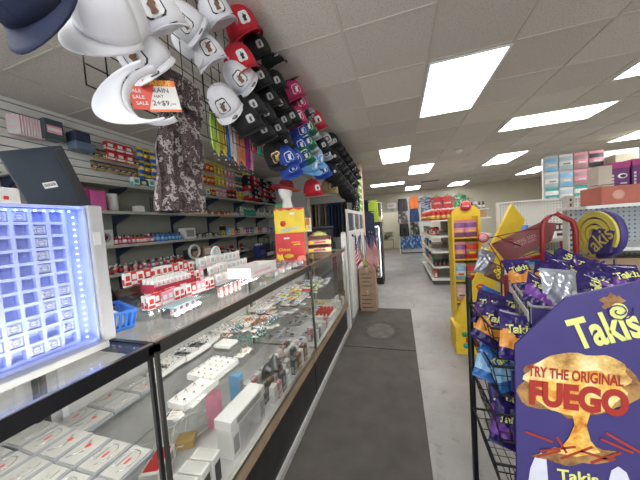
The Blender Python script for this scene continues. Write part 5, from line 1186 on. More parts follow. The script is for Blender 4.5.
tag(MB().lathe([(.001, -.06), (.04, -.045), (.05, -.02), (.03, .02), (.02, .05), (.02, .3)], WHITE, 14).build('added_bulb', loc=(-.6, 13.8, 2.62 - .055)), 'white bulb added to light the store room', 'lamp')
# ================================================================ CENTRE GONDOLA
GNW = mat('white_gondola_enamel', (.74, .73, .69), .45, var=.03); GNB = mat('grey_gondola_back', (.42, .41, .37), .6)
t = thing('gondola_shelf', 'half-empty white double sided shelf unit in the middle of the shop', 'gondola shelf', (0, 6.35, 0))
gx0, gx1, gc = .68, 1.92, 1.30; L_ = 2.8
MB().box(gx0 + .03, gx1 - .03, .02, L_, 0, .10, DARK).build('base_kick', t)
MB().box(gc - .02, gc + .02, .06, L_, .10, 1.62, GNB).box(gc - .03, gc + .03, .0, .06, 0, 1.62, GNW).build('spine', t)
GZ = [.13, .42, .77, 1.13, 1.50]
for k, z in enumerate(GZ):
    i_ = .0 if k == 0 else .02
    MB().box(gx0 + i_, gc - .031, 0, L_, z - .03, z, GNW).box(gx0 + i_ - .006, gx0 + i_, 0, L_, z - .036, z + .006, GNW).build('shelf', t)
    MB().box(gc + .031, gx1 - i_, 0, L_, z - .03, z, GNW).build('shelf', t)
gg = [6.35, .001]
jug = MB(); jug.lathe([(.045, 0), (.05, .01), (.05, .12), (.046, .15), (.05, .19), (.03, .225), (.022, .23)], RED, 14).lathe([(.026, .23), (.026, .265), (.001, .265)], WHITE, 12).lathe([(.0515, .035), (.0515, .11)], mat('tomato_label', (.75, .55, .12), .5), 14)
jug = tag(jug.build('sauce_bottle'), 'x', 'bottle')
for i in range(5):
    for j in range(8): dup(jug, (.76 + i * .107, 6.44 + j * .115, GZ[4] + .001), random.random() * 6, 'large red bottle with white cap and yellow label on the gondola top', 'red bottles on the gondola top')
for i in range(12): dup(jug, (.74, 7.42 + i * .12, GZ[4] + .001), 0, 'large red bottle with white cap and yellow label on the gondola top', 'red bottles on the gondola top')
ycr = MB(); ycr.box(-.1, .1, -.12, .12, 0, .10, YCARD).box(-.09, .09, -.121, -.12, .02, .06, RED)
ycr = tag(ycr.build('yellow_tray'), 'x', 'carton')
for i in range(3): dup(ycr, (.79, 8.94 - .0 * i, GZ[4] + .001 + .101 * i) if i < 2 else (1.0, 8.94, GZ[4] + .001), 0, 'yellow carton at the far end of the gondola top', 'yellow cartons at the far end of the gondola')
can = bottle('jar', .13, .035, DARK, BLACK, mat('jar_label', (.15, .05, .05), .5), neck=.8); can2 = bottle('jar', .14, .035, RED, WHITE, YEL, neck=.8); bx = carton('cereal_box', .10, .06, .2, GREEN, WHITE, cat='box'); bx2 = carton('cereal_box', .1, .06, .2, RED, OFFW, cat='box'); bx3 = carton('cereal_box', .1, .06, .19, BLUE, YEL, cat='box')
for i in range(5):
    for j in range(3): dup(can, (.77 + i * .09, 6.46 + j * .09, GZ[1] + .001), 0, 'dark jar in the row on the second gondola shelf from the floor', 'dark jars on the gondola')
for zi in (1, 2, 3):
    for j in range(14):
        q, nm = [(can, 'dark jar'), (bx, 'green and white carton'), (bx2, 'red and white carton'), (can2, 'red and yellow jar'), (bx3, 'blue and yellow carton')][(j // 2 + zi) % 5]
        if zi == 3 and j < 3 or zi == 2 and j < 4: continue
        dup(q, (.77, 6.85 + j * .15, GZ[zi] + .001), -PI / 2, '%s standing on the aisle side of the gondola' % nm, '%ss on the aisle side of the gondola' % nm)
dup(bx2, (.79, 6.9, GZ[3] + .001), -1.2, 'red and white carton alone near the front of the upper gondola shelf', 'single red carton'); dup(bx2, (.9, 7.05, GZ[3] + .001), -1.2, 'red and white carton behind the lone one on the upper gondola shelf', 'single red carton behind')
for j in range(5): dup(bx2, (.77, 6.55 + j * .13, GZ[0] + .001), -PI / 2, 'red and white carton standing on the lowest gondola shelf', 'cartons on the lowest gondola shelf')
# the right half carries white cartons and bottles on top
simple('carton', 'brown open carton on the right half of the gondola top', 'box', MB().rbox(-.18, .18, -.12, .12, 0, .17, BROWN, .004), (1.66, 6.55, GZ[4] + .001))
simple('tray_board', 'white board lying on the brown carton of the gondola', 'board', MB().box(-.27, .27, -.14, .14, 0, .02, WHITE), (1.62, 6.55, GZ[4] + .173))
wbx = carton('white_carton', .13, .08, .2, WHITE, LGREY, cat='box'); wbt2 = bottle('lotion_bottle', .22, .032, WHITE, PINK, GREY); dkb = bottle('sauce_bottle_small', .16, .028, mat('dark_red_glass', (.12, .02, .02), .2), BLACK, OFFW)
for i, (q, l_) in enumerate([(wbx, 'white carton'), (wbx, 'white carton'), (dkb, 'small dark bottle'), (wbt2, 'white bottle with pink cap'), (dkb, 'small dark bottle'), (wbt2, 'white bottle with pink cap'), (dkb, 'small dark bottle'), (dkb, 'small dark bottle')]):
    dup(q, (1.27 + .075 * i if i > 1 else 1.22 - .0 + .0 * i, 6.5 - .0 * i, GZ[4] + (.194 if i > 1 else .001)), 0, '%s on top of the gondola right half' % l_, '%ss on top of the gondola right half' % l_) if i != 1 else None
# ================================================================ YELLOW CANDY DISPLAY
BEFORE_C = set(o.name for o in D.objects)
YD = mat('yellow_display_card', (.85, .58, .03), .5)
t = thing('candy_rack', 'tall yellow cardboard rack of hanging candy bags with a pink round sign', 'candy rack', (.60, 3.38, 0))
MB().box(0, .02, 0, .28, .02, 1.38, YD).box(.28, .30, 0, .28, .02, 1.38, YD).box(.02, .28, .26, .28, .02, 1.38, YD).box(.0, .30, -.004, .28, 0, .02, YD).build('rack_body', t)
b = MB(); b.prism([(.0, 1.381), (.30, 1.381), (.30, 1.44), (.24, 1.50), (.06, 1.50), (.0, 1.44)], .0, .01, YD); b.lathe([(.06, 0), (.06, .012), (.001, .012)], PINK, 20, Matrix.Translation((.15, -.001, 1.50)) @ TX).lathe([(.055, .0121), (.055, .0135), (.001, .0135)], RED, 20, Matrix.Translation((.15, -.001, 1.50)) @ TX); b.text('Candy', .08, front(.15, 1.50, -.0165), WHITE); b.build('header_sign', t)
for k in range(5): MB().box(.02, .28, .02, .255, .08 + k * .26, .092 + k * .26, YD).build('tray', t)
cbm = [pouch('candy_bag', .12, .17, c, d, e, th=.03) for c, d, e in ((mat('violet_print', (.25, .1, .3), .35), PINK, YEL), (LBLUE, WHITE, RED), (mat('pink_white_print', (.75, .5, .6), .4), WHITE, MAG), (RED, BROWN, YEL), (GREEN, PINK, WHITE))]
cn_ = ['violet candy bag', 'light blue candy bag', 'pink and white candy bag', 'red candy bag', 'green candy bag']
for k in range(5):
    for i in range(2):
        for j in range(2):
            n = [2, 2, 1, 0, 0][k] if i == 0 else [2, 4, 3, 3, 0][k]
            dup(cbm[n], (.685 + .13 * i, 3.44 + .1 * j, .095 + k * .26), 0, '%s in the tall yellow rack' % cn_[n], '%ss in the yellow rack' % cn_[n])
simple('round_sign', 'pink and red round candy sign beside the tall yellow rack', 'sign', MB().lathe([(.062, 0), (.062, .01), (.001, .01)], RED, 20, TX).lathe([(.05, .0101), (.05, .012), (.001, .012)], PINK, 20, TX).text('Candy', .08, front(0, 0, -.014), WHITE).box(-.006, .006, .0, .006, -1.24, 0, YD), tuple(atY(483, 238, 3.72)))
for o in [o for o in D.objects if o.name not in BEFORE_C and o.parent is None and 'category' in o and o.name != 'round_sign']:
    q = o.location; o.location = (q.x * 1.11, q.y * 1.11, q.z * 1.12); o.scale = (1.11 * o.scale.x, 1.11 * o.scale.y, 1.12 * o.scale.z)
# slanted yellow display in front of it
Y3 = 3.14
t = thing('slanted_display', 'yellow slanted cardboard candy display with a red oval on its base', 'candy display', (0, Y3, 0))
def q3(px, py): p = atY(px, py, Y3); return (p.x, p.z)
strip = [q3(454, 320), q3(471, 332), q3(501, 269), q3(524, 220), q3(511, 204), q3(482, 263)]
b = MB(); b.prism(strip, -.03, .03, YD); b.build('slanted_side', t)
b = MB(); b.prism([q3(466, 326), q3(498, 270), q3(505, 290), q3(505, 322)], .031, .05, mat('pale_yellow_card', (.75, .65, .2), .5)); b.build('inner_panel', t)
p = atY(455, 326, Y3); b = MB(); b.box(p.x, p.x + .46, -.03, .30, 0.0, p.z - .01, YD); b.build('base_box', t)
z_ = .17; b = MB(); b.lathe([(.10, 0), (.10, .002), (.001, .002)], RED, 24, Matrix.Translation((p.x + .2, -.0305, .17)) @ TX @ Matrix.Scale(.75, 4, (0, 1, 0))); b.text('M&M', .11, front(p.x + .2, .17, -.034), WHITE)
b.lathe([(.03, 0), (.03, .002), (.001, .002)], GREEN, 14, Matrix.Translation((p.x + .09, -.0305, .23)) @ TX).lathe([(.03, 0), (.03, .002), (.001, .002)], TEAL, 14, Matrix.Translation((p.x + .1, -.0305, .1)) @ TX); b.build('base_print', t)
s1 = q3(479, 286); b = MB(); b.lathe([(.045, 0), (.045, .002), (.001, .002)], RED, 16, Matrix.Translation((s1[0] + .01, -.031, s1[1])) @ TX @ Matrix.Scale(.7, 4, (0, 1, 0))).text('KING', .05, front(s1[0] + .01, s1[1], -.034), YEL)
b.build('side_print', t)
s1 = q3(493, 303); simple('round_sign', 'small pink round label on the slanted yellow display panel', 'sign', MB().lathe([(.05, 0), (.05, .004), (.001, .004)], PINK, 16, TX), (s1[0], Y3 + .028, s1[1]))
# ================================================================ WHITE PEGBOARD GONDOLA
def peg_mat(name, col, hole):
    m, nt, b = newmat(name); N = nt.nodes; L = nt.links
    tc = N.new('ShaderNodeTexCoord'); sc_ = N.new('ShaderNodeVectorMath'); sc_.operation = 'SCALE'; sc_.inputs['Scale'].default_value = 1 / .0254 / 1.15; L.new(tc.outputs['Object'], sc_.inputs[0])
    fr = N.new('ShaderNodeVectorMath'); fr.operation = 'FRACTION'; L.new(sc_.outputs[0], fr.inputs[0]); sb = N.new('ShaderNodeVectorMath'); sb.operation = 'SUBTRACT'; sb.inputs[1].default_value = (.5, .5, .5); L.new(fr.outputs[0], sb.inputs[0])
    ml = N.new('ShaderNodeVectorMath'); ml.operation = 'MULTIPLY'; ml.inputs[1].default_value = (1, 0, 1); L.new(sb.outputs[0], ml.inputs[0]); ln = N.new('ShaderNodeVectorMath'); ln.operation = 'LENGTH'; L.new(ml.outputs[0], ln.inputs[0])
    lt = N.new('ShaderNodeMath'); lt.operation = 'LESS_THAN'; lt.inputs[1].default_value = .2; L.new(ln.outputs['Value'], lt.inputs[0]); mx = N.new('ShaderNodeMix'); mx.data_type = 'RGBA'; L.new(lt.outputs[0], mx.inputs[0]); mx.inputs[6].default_value = (*col, 1); mx.inputs[7].default_value = (*hole, 1)
    L.new(mx.outputs[2], b.inputs['Base Color']); b.inputs['Roughness'].default_value = .6; return m
PEG = peg_mat('white_pegboard', (.74, .73, .68), (.2, .2, .18)); PEGG = peg_mat('blue_grey_pegboard', (.45, .5, .53), (.12, .13, .14))
t = thing('pegboard_gondola', 'white pegboard shelf unit facing the entrance behind the red tube rack', 'gondola shelf', (1.16, 3.6, 0))
MB().box(0, .80, 0, .02, .1, 1.665, PEG).build('pegboard', t)
MB().box(-.02, .0, -.02, .04, 0, 1.67, GNW).build('upright', t); MB().box(.80, .82, -.02, .04, 0, 1.67, GNW).build('upright', t)
MB().box(0, .8, -.36, .02, 0, .1, DARK).build('base_kick', t)
for z in (.16, .55, .97, 1.25): MB().box(0, .8, -.36, -.001, z - .025, z, GNW).box(0, .8, -.366, -.36, z - .035, z + .008, GNW).build('shelf', t)
MB().box(-.02, .82, -.02, .04, 1.67, 1.685, GNW).build('top_rail', t)
simple('snack_bag', 'blue snack bag on the upper pegboard shelf', 'snack bag', MB().surf(lambda u, v: (.16 * (u - .5), -.05 * math.sin(PI * u) * math.sin(PI * v), .15 * v), 8, 8, BLUE).surf(lambda u, v: (.16 * (.5 - u), .05 * math.sin(PI * u) * math.sin(PI * v), .15 * v), 8, 8, BLUE).cbox((0, -.052, .075), (.09, .003, .04), LBLUE), (1.30, 3.42, 1.251))
simple('cracker_box', 'blue box with a yellow top stripe on the pegboard unit shelf', 'box', MB().box(-.13, .13, -.06, .06, 0, .15, LBLUE).box(-.13, .13, -.061, -.06, .10, .15, LIME).box(-.09, .09, -.062, -.061, .03, .08, BLUE), (1.42, 3.36, .971))
simple('cracker_box', 'green box beside the blue box on the pegboard unit shelf', 'box', MB().box(-.1, .1, -.06, .06, 0, .14, GREEN).box(-.07, .07, -.061, -.06, .05, .1, LIME), (1.66, 3.36, .971))
simple('card_tray', 'white printed tray filled with dark packets on the upper pegboard shelf', 'carton', MB().box(-.13, .13, -.06, .06, 0, .07, OFFW).box(-.12, .12, -.061, -.06, .02, .05, DARK), (1.72, 3.4, 1.251))
bp_ = MB(); bp_.rbox(-.018, .018, -.02, .02, 0, .08, mat('dark_wrapper', (.1, .04, .04), .3), .004).box(-.012, .012, -.021, -.02, .02, .06, OFFW); bp_ = tag(bp_.build('snack_packet'), 'x', 'packet')
for i in range(6): dup(bp_, (1.62 + .04 * i, 3.4, 1.323), .2, 'dark packet with white label in the printed tray', 'dark packets in the printed tray')
for k in range(5):
    simple('snack_box', ['maroon box lying at the bottom of the pile behind the red rack', 'white sided box, second in the pile behind the red rack', 'maroon box in the middle of the pile behind the red rack', 'dark box, fourth in the pile behind the red rack', 'maroon box on top of the pile behind the red rack'][k], 'box', MB().box(-.12, .12, -.09, .09, 0, .058, [MAR, OFFW, MAR, DARK, MAR][k]).box(-.1, .1, -.091, -.09, .015, .04, [OFFW, MAR, WHITE, RED, OFFW][k]), (1.62 + .01 * (k % 2), 3.0, .95 + k * .0585 - .001), .1 * (k % 2))
simple('stock_crate', 'grey crate column standing below the pile of maroon boxes', 'crate', MB().rbox(-.14, .14, -.11, .11, 0, .948, GREY, .006), (1.62, 3.0, 0))
# ---- nearer shelf unit on the right with the tray of tall purple cartons
t = thing('shelf_unit', 'near right hand shelf unit with beige slotted post and blue grey pegboard', 'shelf unit', (1.17, 2.3, 0))
BGE = mat('beige_slotted_post', (.5, .48, .42), .6)
MB().box(.02, 1.3, .0, .02, .1, 1.54, PEGG).build('pegboard', t)
b = MB(); b.box(-.02, .02, -.03, .03, 0, 1.64, BGE)
b.build('upright', t)
b = MB()
for k in range(40): b.box(-.006, .006, -.0315, -.03, .2 + k * .036, .218 + k * .036, DARK)
b.build('slots', t)
for z in (.2, .56, .96, 1.30): MB().box(.02, 1.3, -.34, -.002, z - .02, z, GNW).build('shelf', t)
MB().box(-.06, 1.3, -.3, .02, 1.54, 1.56, GNW).build('top_shelf', t)
tt = thing('display_tray', 'brick red carton tray with faint round logo under the purple cartons', 'carton', (1.13, 1.78, 1.622 - .055))
tt.location = (1.20, 2.03, 1.561)
TRD = mat('brick_red_card', (.42, .12, .08), .55)
def up_(px, py, y): p = atY(px, py, y); return p
MB().box(0, .9, 0, .004, 0, .11, TRD).box(0, .9, .19, .194, 0, .11, TRD).box(0, .004, .004, .19, 0, .11, TRD).box(0, .9, .004, .19, 0, .004, TRD).build('tray_body', tt)
b = MB(); b.lathe([(.03, 0), (.03, .001), (.018, .001)], mat('faded_red', (.62, .32, .25), .6), 20, Matrix.Translation((.08, -.0005, .055)) @ TX)
b.build('logo_print', tt); b = MB(); [b.cbox((.2 + .03 * (q % 3), -.001, .08 - .022 * (q // 3)), (.024, .001, .011), MC['faded_red']) for q in range(8)]; b.build('tray_print', tt)
PC = mat('plum_card', (.13, .02, .12), .4); PCT = mat('magenta_card_top', (.35, .03, .16), .4)
pcb = MB(); pcb.rbox(-.045, .045, -.05, .05, 0, .25, PC, .004, 1).box(-.046, .046, -.0515, .051, .215, .2515, PCT).lathe([(.022, 0), (.022, .001), (.001, .001)], WHITE, 16, Matrix.Translation((.01, -.051, .165)) @ TX @ Matrix.Scale(.7, 4, (0, 1, 0))).lathe([(.014, .0012), (.014, .002), (.001, .002)], BLACK, 12, Matrix.Translation((.012, -.051, .165)) @ TX @ Matrix.Scale(.6, 4, (0, 1, 0)))
[pcb.cbox((-.034, -.0515, .05 + .02 * q), (.01, .001, .013), LGREY) for q in range(7)]; pcb.cbox((.015, -.051, .12), (.03, .001, .008), LGREY).cbox((.015, -.051, .105), (.022, .001, .006), LGREY)
pcb = tag(pcb.build('tall_carton'), 'x', 'box')
for i, l_ in enumerate(['first tall plum carton at the left end of the brick red tray', 'second tall plum carton on the brick red tray, slightly raised', 'third tall plum carton on the brick red tray', 'fourth tall plum carton, cut by the frame edge', 'fifth tall plum carton on the brick red tray', 'last tall plum carton on the brick red tray']):
    dup(pcb, (1.32 + .105 * i, 2.13, 1.566 + .004 * (i % 2)), 0, l_, None, scale=(1.05, 1, 1 + .02 * i))
for k in range(2): simple('cream_carton', ['cream carton standing left of the plum cartons, lower one', 'cream carton standing left of the plum cartons, upper one'][k], 'box', MB().rbox(-.035, .035, -.05, .05, 0, .118, mat('cream_card', (.5, .42, .34), .7), .003), (1.245, 2.125, 1.566 + .1195 * k))
bj = carton('brown_carton', .2, .16, .26, mat('kraft_card', (.38, .26, .16), .7), mat('kraft_dark', (.2, .12, .07), .7), cat='box')
for i in range(5): dup(bj, (1.3 + .22 * i, 2.13, .961), 0, 'brown printed carton on the shelf behind the round sign', 'brown cartons behind the round sign')
for i in range(5): dup(bj, (1.3 + .22 * i, 2.13, .561), 0, 'brown printed carton on the lower shelf behind the purple board', 'brown cartons on the lower shelf')
# far right wall of packs over the pegboard unit
t = thing('pack_wall', 'tall white display wall holding light packs near the right wall', 'display wall', (2.9, 6.5, 0))
MB().box(0, 1.5, 0, .05, 0, 2.62, GNW).build('panel', t)
MB().box(1.0, 1.3, -.25, -.001, 0, 2.5, mat('cream_cabinet', (.55, .5, .38), .6)).build('side_cabinet', t)
pw = [pouch('towel_pack', .22, .26, c, d, e, th=.03) for c, d, e in ((LBLUE, LGREY, WHITE), (mat('pale_blue', (.5, .6, .66), .5), WHITE, GREY), (mat('dusty_rose', (.5, .3, .32), .5), PINK, WHITE), (DARK, PINK, WHITE), (WHITE, TEAL, LGREY))]
pn = ['light blue pack', 'pale blue pack', 'dusty rose pack', 'dark pack with pink band', 'white and teal pack']
for r_ in range(4):
    for c_ in range(4):
        n = [[4, 4, 1, 4], [4, 1, 4, 4], [1, 0, 2, 3], [0, 1, 2, 3]][r_][c_]
        dup(pw[n], (3.02 + c_ * .24, 6.45, 1.35 + r_ * .33), 0, '%s on the tall display wall at the back right' % pn[n], '%ss on the display wall' % pn[n])
# ================================================================ RED TUBE RACK
RT = mat('red_tube_enamel', (.27, .014, .02), .3, var=.05)
t = thing('tube_rack', 'dark red arched tube rack rising behind the snack bags', 'rack', (0, 1.75, 0))
p1, p2, p3, p4 = atY(543, 300, 1.75), atY(542, 219, 1.75), atY(575, 222, 1.75), atY(579, 300, 1.75)
def rel(p, y=0): return (p.x, p.y - 1.75 + y, p.z)
arc = [(p1.x, 0, .02), rel(p2 + Vector((0, 0, -.06))), rel(p2 + Vector((.006, 0, -.02))), rel(p2 + Vector((.03, 0, .012))), rel(p2 + Vector((.07, 0, .025))), rel(p3 + Vector((-.05, 0, .028))), rel(p3 + Vector((-.012, 0, .006))), rel(p3 + Vector((.002, 0, -.05))), (p4.x, 0, .02)]
MB().tube(arc, .0135, RT, 10).build('arch', t)
MB().tube([(p1.x, 0, .9), (p4.x, 0, .9)], .010, RT, 8).build('crossbar', t)
q1, q2 = atY(506, 275, 1.75), atY(514, 268, 1.75)
MB().tube([(q1.x, 0, .3), rel(q1)], .012, RT, 8).tube([(q1.x + .06, 0, .3), (q1.x + .06, 0, q2.z)], .012, RT, 8).tube([rel(q2 + Vector((-.02, 0, .04))), rel(atY(541, 256, 1.75))], .012, RT, 8).tube([(q1.x, 0, .3), (p1.x, 0, .3)], .012, RT, 8).build('side_frame', t)
b = MB(); b.box(q1.x + .002, q1.x + .058, .02, .03, .6, q2.z, WHITE); b.text('KING SIZE', .26, Matrix.Translation((q1.x + .03, .018, q2.z - .17)) @ TX @ Matrix.Rotation(PI / 2, 4, 'Z'), RED, h=.035); b.build('price_strip', t)
# slanting maroon header and wire arms
MH = glass('smoked_maroon_acrylic', (.45, .2, .18), .12)
t = thing('wire_header', 'slanting maroon header card on thin red wires left of the red arch', 'header card', (0, 2.0, 0))
def q2_(px, py, dy=0): p = atY(px, py, 2.0); return (p.x, p.z)
MB().prism([q2_(491, 244), q2_(541, 222), q2_(557, 223), q2_(551, 241), q2_(507, 263)], -.004, .004, mat('maroon_header_card', (.2, .05, .045), .35)).build('card', t)
b = MB(); c1 = q2_(523, 241); R4 = Matrix.Rotation(.38, 4, 'Z')
for k, s in enumerate(('KING SIZE', 'CANDY BARS')): b.text(s, .13, front(c1[0] + .01, c1[1] + .012 - k * .026, -.0055) @ R4, mat('dull_pink', (.5, .25, .25), .5))
b.build('lettering', t)
b = MB()
for a_, c_ in (((488, 238), (545, 226)), ((491, 244), (513, 238)), ((496, 236), (520, 246)), ((505, 262), (548, 248)), ((488, 243), (500, 262)), ((500, 262), (560, 256))):
    A_, B2 = q2_(*a_), q2_(*c_); b.tube([(A_[0], -.012, A_[1]), (B2[0], -.012, B2[1])], .0035, RT, 5)
b.build('wires', t)
P_a = q2_(500, 262); MB().tube([(P_a[0], -.012, P_a[1]), (P_a[0], -.012, .1)], .006, RT, 6).box(P_a[0] - .1, P_a[0] + .1, -.1, .1, 0, .02, DARK).build('stand', t)
# ================================================================ PURPLE SNACK DISPLAY
FLAME = multi('flame_print', [(.35, .10, .02), (.75, .28, .03), (.9, .6, .12), (.95, .85, .45)], 9, .5, 'NOISE', interp='LINEAR'); CLOUD = multi('explosion_print', [(.10, .035, .01), (.42, .2, .05), (.8, .52, .16), (.93, .8, .42)], 7, .5, 'NOISE', interp='LINEAR')
CLOUDD = multi('smoke_print', [(.07, .025, .03), (.25, .11, .04), (.5, .28, .09)], 9, .5, 'NOISE', interp='LINEAR')
ORB = mat('orange_bag_film', (.85, .32, .05), .3, var=.3, scale=18)
def bag(label, base, mid, word='Takis', w=.19, h=.26, th=.045, wc=LIME):
    t = thing('snack_bag', label, 'snack bag')
    def g(u, v, s=1):
        x = w * (u - .5); z = h * (v - .5)
        k = (max(0, 4 * u * (1 - u)) ** .45) * (max(0, 1 - abs(2 * v - 1) ** 3) ** .7)
        wr = .009 * math.sin(15 * u + 9 * v) * math.sin(12 * v + 3 * u) + .004 * math.sin(23 * u - 14 * v) + .003 * math.sin(31 * v * (1 if v > .8 or v < .2 else .3) + 7 * u)
        return (x * (1 - .05 * math.sin(PI * v)), -s * (th / 2 * k + wr * k), z)
    b = MB(); b.surf(lambda u, v: g(u, v, 1), 18, 22, lambda u, v: mid if (.18 < v < .52 + .08 * math.sin(9 * u)) else base)
    b.surf(lambda u, v: g(1 - u, v, -1), 8, 10, base); 
    b.build('bag_film', t)
    b = MB()
    if word: b.text(word, w * .78, None, wc, off=.03, warp=lambda p: Vector(g(p.x / w + .5, (p.y + p.x * .25 + h * .16) / h + .5)) + Vector((0, -.004, 0)))
    if word: b.build('lettering', t)
    MB().box(-w / 2, w / 2, -.0015, .0015, h / 2 - .001, h / 2 + .012, base).build('top_seal', t); MB().box(-w / 2, w / 2, -.0015, .0015, -h / 2 - .012, -h / 2 + .001, base).build('bottom_seal', t)
    return t
bo = bag('x', PURPD, ORB); bb = bag('x', mat('blue_bag_film', (.03, .14, .42), .25, var=.3), mat('pale_blue_film', (.3, .55, .75), .3)); bp = bag('x', PURPD, mat('violet_film', (.16, .05, .3), .25, var=.3)); bs = bag('x', mat('silver_film', (.5, .53, .6), .2, .6, var=.2), mat('silver_film', (.5, .53, .6), .2, .6), word=None); bg_ = bag('x', mat('brown_bag_film', (.12, .06, .05), .35), mat('brown_bag_film', (.12, .06, .05), .35), word='o8o', wc=YEL)
def put(pr, px, py, y, fr, up, label, group=None, sc=1.0):
    p = atY(px, py, y); dup(pr, p, R3(fr, up), label, group, scale=sc)
TO = S(-.1, .35, .95)
# top basket of bags
t = thing('wire_basket', 'topmost purple fronted wire basket full of snack bags', 'basket', (0, 0, 0))
bx_ = [Vector((.43, 1.06)), Vector((.64, 1.0)), Vector((1.02, 1.22)), Vector((.92, 1.62)), Vector((.51, 1.45))]
def ring_(z, r, mt, b): b.tube([(p.x, p.y, z) for p in bx_], r, mt, 6, closed=True)
b = MB(); ring_(1.215, .006, GREY, b); ring_(1.09, .005, GREY, b)
for k in range(5):
    a, c = bx_[k], bx_[(k + 1) % 5]
    for i in range(7): p = a.lerp(c, i / 7); b.tube([(p.x, p.y, 1.09), (p.x, p.y, 1.215)], .0025, GREY, 4)
for i in range(7):
    p = bx_[4].lerp(bx_[0], i / 7); q = bx_[3].lerp(bx_[2], i / 7); b.tube([(p.x, p.y, 1.09), (q.x, q.y, 1.09)], .0025, GREY, 4)
b.build('wire_frame', t)
def strip_(a, c, z0, z1, off, mt, name):
    d = (c - a).normalized(); n = Vector((d.y, -d.x)); a2, c2 = a + n * off, c + n * off; a3, c3 = a + n * (off + .003), c + n * (off + .003)
    b = MB(); b.add([(a2.x, a2.y, z0), (c2.x, c2.y, z0), (c2.x, c2.y, z1), (a2.x, a2.y, z1), (a3.x, a3.y, z0), (c3.x, c3.y, z0), (c3.x, c3.y, z1), (a3.x, a3.y, z1)], [(3, 2, 1, 0), (4, 5, 6, 7), (0, 1, 5, 4), (1, 2, 6, 5), (2, 3, 7, 6), (3, 0, 4, 7)], mt)
    o = b.build(name, t); return a3, c3, n
strip_(bx_[0], bx_[1], 1.06, 1.212, .007, PURP, 'front_card'); strip_(bx_[1], bx_[2], 1.06, 1.212, .007, PURP, 'front_card')
a, c = bx_[0].lerp(bx_[1], .62), bx_[0].lerp(bx_[1], .72); strip_(a, c, 1.13, 1.155, .0105, WHITE, 'price_label')
a, c = bx_[0].lerp(bx_[1], .85), bx_[0].lerp(bx_[1], .99); strip_(a, c, 1.10, 1.17, .0105, WHITE, 'price_label')
a3, c3, n = strip_(bx_[4], bx_[0], 1.10, 1.195, .007, OFFW, 'side_print_strip')
mid = (bx_[4] + bx_[0]) / 2 + n * .0115; d = (bx_[0] - bx_[4]).normalized()
Tm = Matrix(((d.x, 0, n.x, mid.x), (d.y, 0, n.y, mid.y), (0, 1, 0, 1.148), (0, 0, 0, 1)))
MB().text('TAKIS 99', .30, Tm, DARK, h=.05).build('strip_lettering', t)
MB().tube([(.75, 1.35, 1.09), (.75, 1.35, .03)], .02, BLACK, 8).rbox(.5, 1.0, 1.15, 1.55, 0, .03, BLACK, .006).build('stand', t)
BGT = [(520, 268, 1.42, bo, 'orange and purple snack bag at the left end of the topmost basket'), (540, 287, 1.16, bp, 'violet folded snack bag at the corner of the topmost basket'), (560, 288, 1.16, bs, 'silver backed snack bag turned around in the topmost basket'),
       (548, 272, 1.38, bo, 'orange and purple snack bag behind the violet one'), (566, 268, 1.42, bp, None), (578, 274, 1.35, bp, None), (590, 280, 1.28, bp, None), (600, 272, 1.38, bp, None), (615, 275, 1.32, bp, None), (585, 264, 1.5, bp, None), (572, 258, 1.55, bp, None), (628, 276, 1.28, bp, None), (555, 262, 1.52, bp, None), (603, 286, 1.2, bp, None)]
for i, (px, py, y, pr, l_) in enumerate(BGT):
    a = .9 * math.sin(i * 2.3); fr = S(-.2 + .3 * math.sin(i * 1.7), .55 + .2 * math.sin(i * 3.1), .7); up = S(math.sin(a), math.cos(a) * .9, -.4)
    if pr is bs: fr, up = S(-.1, .25, .95), S(.1, 1, -.2)
    py += 6
    put(pr, px, py, y, fr, up, l_ or 'deep purple snack bag in the heap of the topmost basket', None if l_ else 'purple bags heaped in the topmost basket', .66 if pr is bs else .58)
# lower baskets beside the printed board
BKF = mat('black_basket_wire', (.02, .02, .025), .35, .4)
for k, (zt, l_) in enumerate(((1.13, 'second wire basket from the top, holding orange snack bags'), (.985, 'third wire basket from the top with blue snack bags'), (.80, 'fourth wire basket from the top with violet snack bags'), (.60, 'lowest visible wire basket, empty'))):
    t = thing('wire_basket', l_, 'basket', (.305, 1.06, zt))
    w_, d_, h_ = .335, .30, .13
    b = MB(); r_ = .0055
    b.tube([(0, 0, 0), (w_, 0, 0), (w_, d_, 0), (0, d_, 0)], r_, BKF, 6, closed=True); b.tube([(.03, .03, -h_), (w_ - .02, .03, -h_), (w_ - .02, d_ - .03, -h_), (.03, d_ - .03, -h_)], .004, BKF, 6, closed=True)
    for i in range(9):
        x = i / 8; b.tube([(x * w_, 0, 0), (.03 + x * (w_ - .05), .03, -h_), (.03 + x * (w_ - .05), d_ - .03, -h_), (x * w_, d_, 0)], .002, BKF, 4)
    for i in range(7):
        y = i / 6; b.tube([(0, y * d_, 0), (.03, .03 + y * (d_ - .06), -h_), (w_ - .02, .03 + y * (d_ - .06), -h_), (w_, y * d_, 0)], .002, BKF, 4)
    for z in (-.04, -.085): f_ = -z / h_; b.tube([(.03 * f_, .03 * f_, z), (w_ - .02 * f_, .03 * f_, z), (w_ - .02 * f_, d_ - .03 * f_, z), (.03 * f_, d_ - .03 * f_, z)], .002, BKF, 4, closed=True)
    b.build('wire_frame', t)
    MB().rbox(.055, w_, -.014, -.008, -.085, -.006, PURP, .002, 1).build('front_card', t)
tag(MB().tube([(0, 0, 0), (0, 0, 1.25)], .014, BKF, 8).tube([(.3, 0, 0), (.3, 0, 1.25)], .014, BKF, 8).box(-.05, .36, -.2, .1, 0, .02, BKF).build('rack_stand', loc=(.31, 1.39, 0)), 'black upright stand behind the wire baskets', 'rack stand')
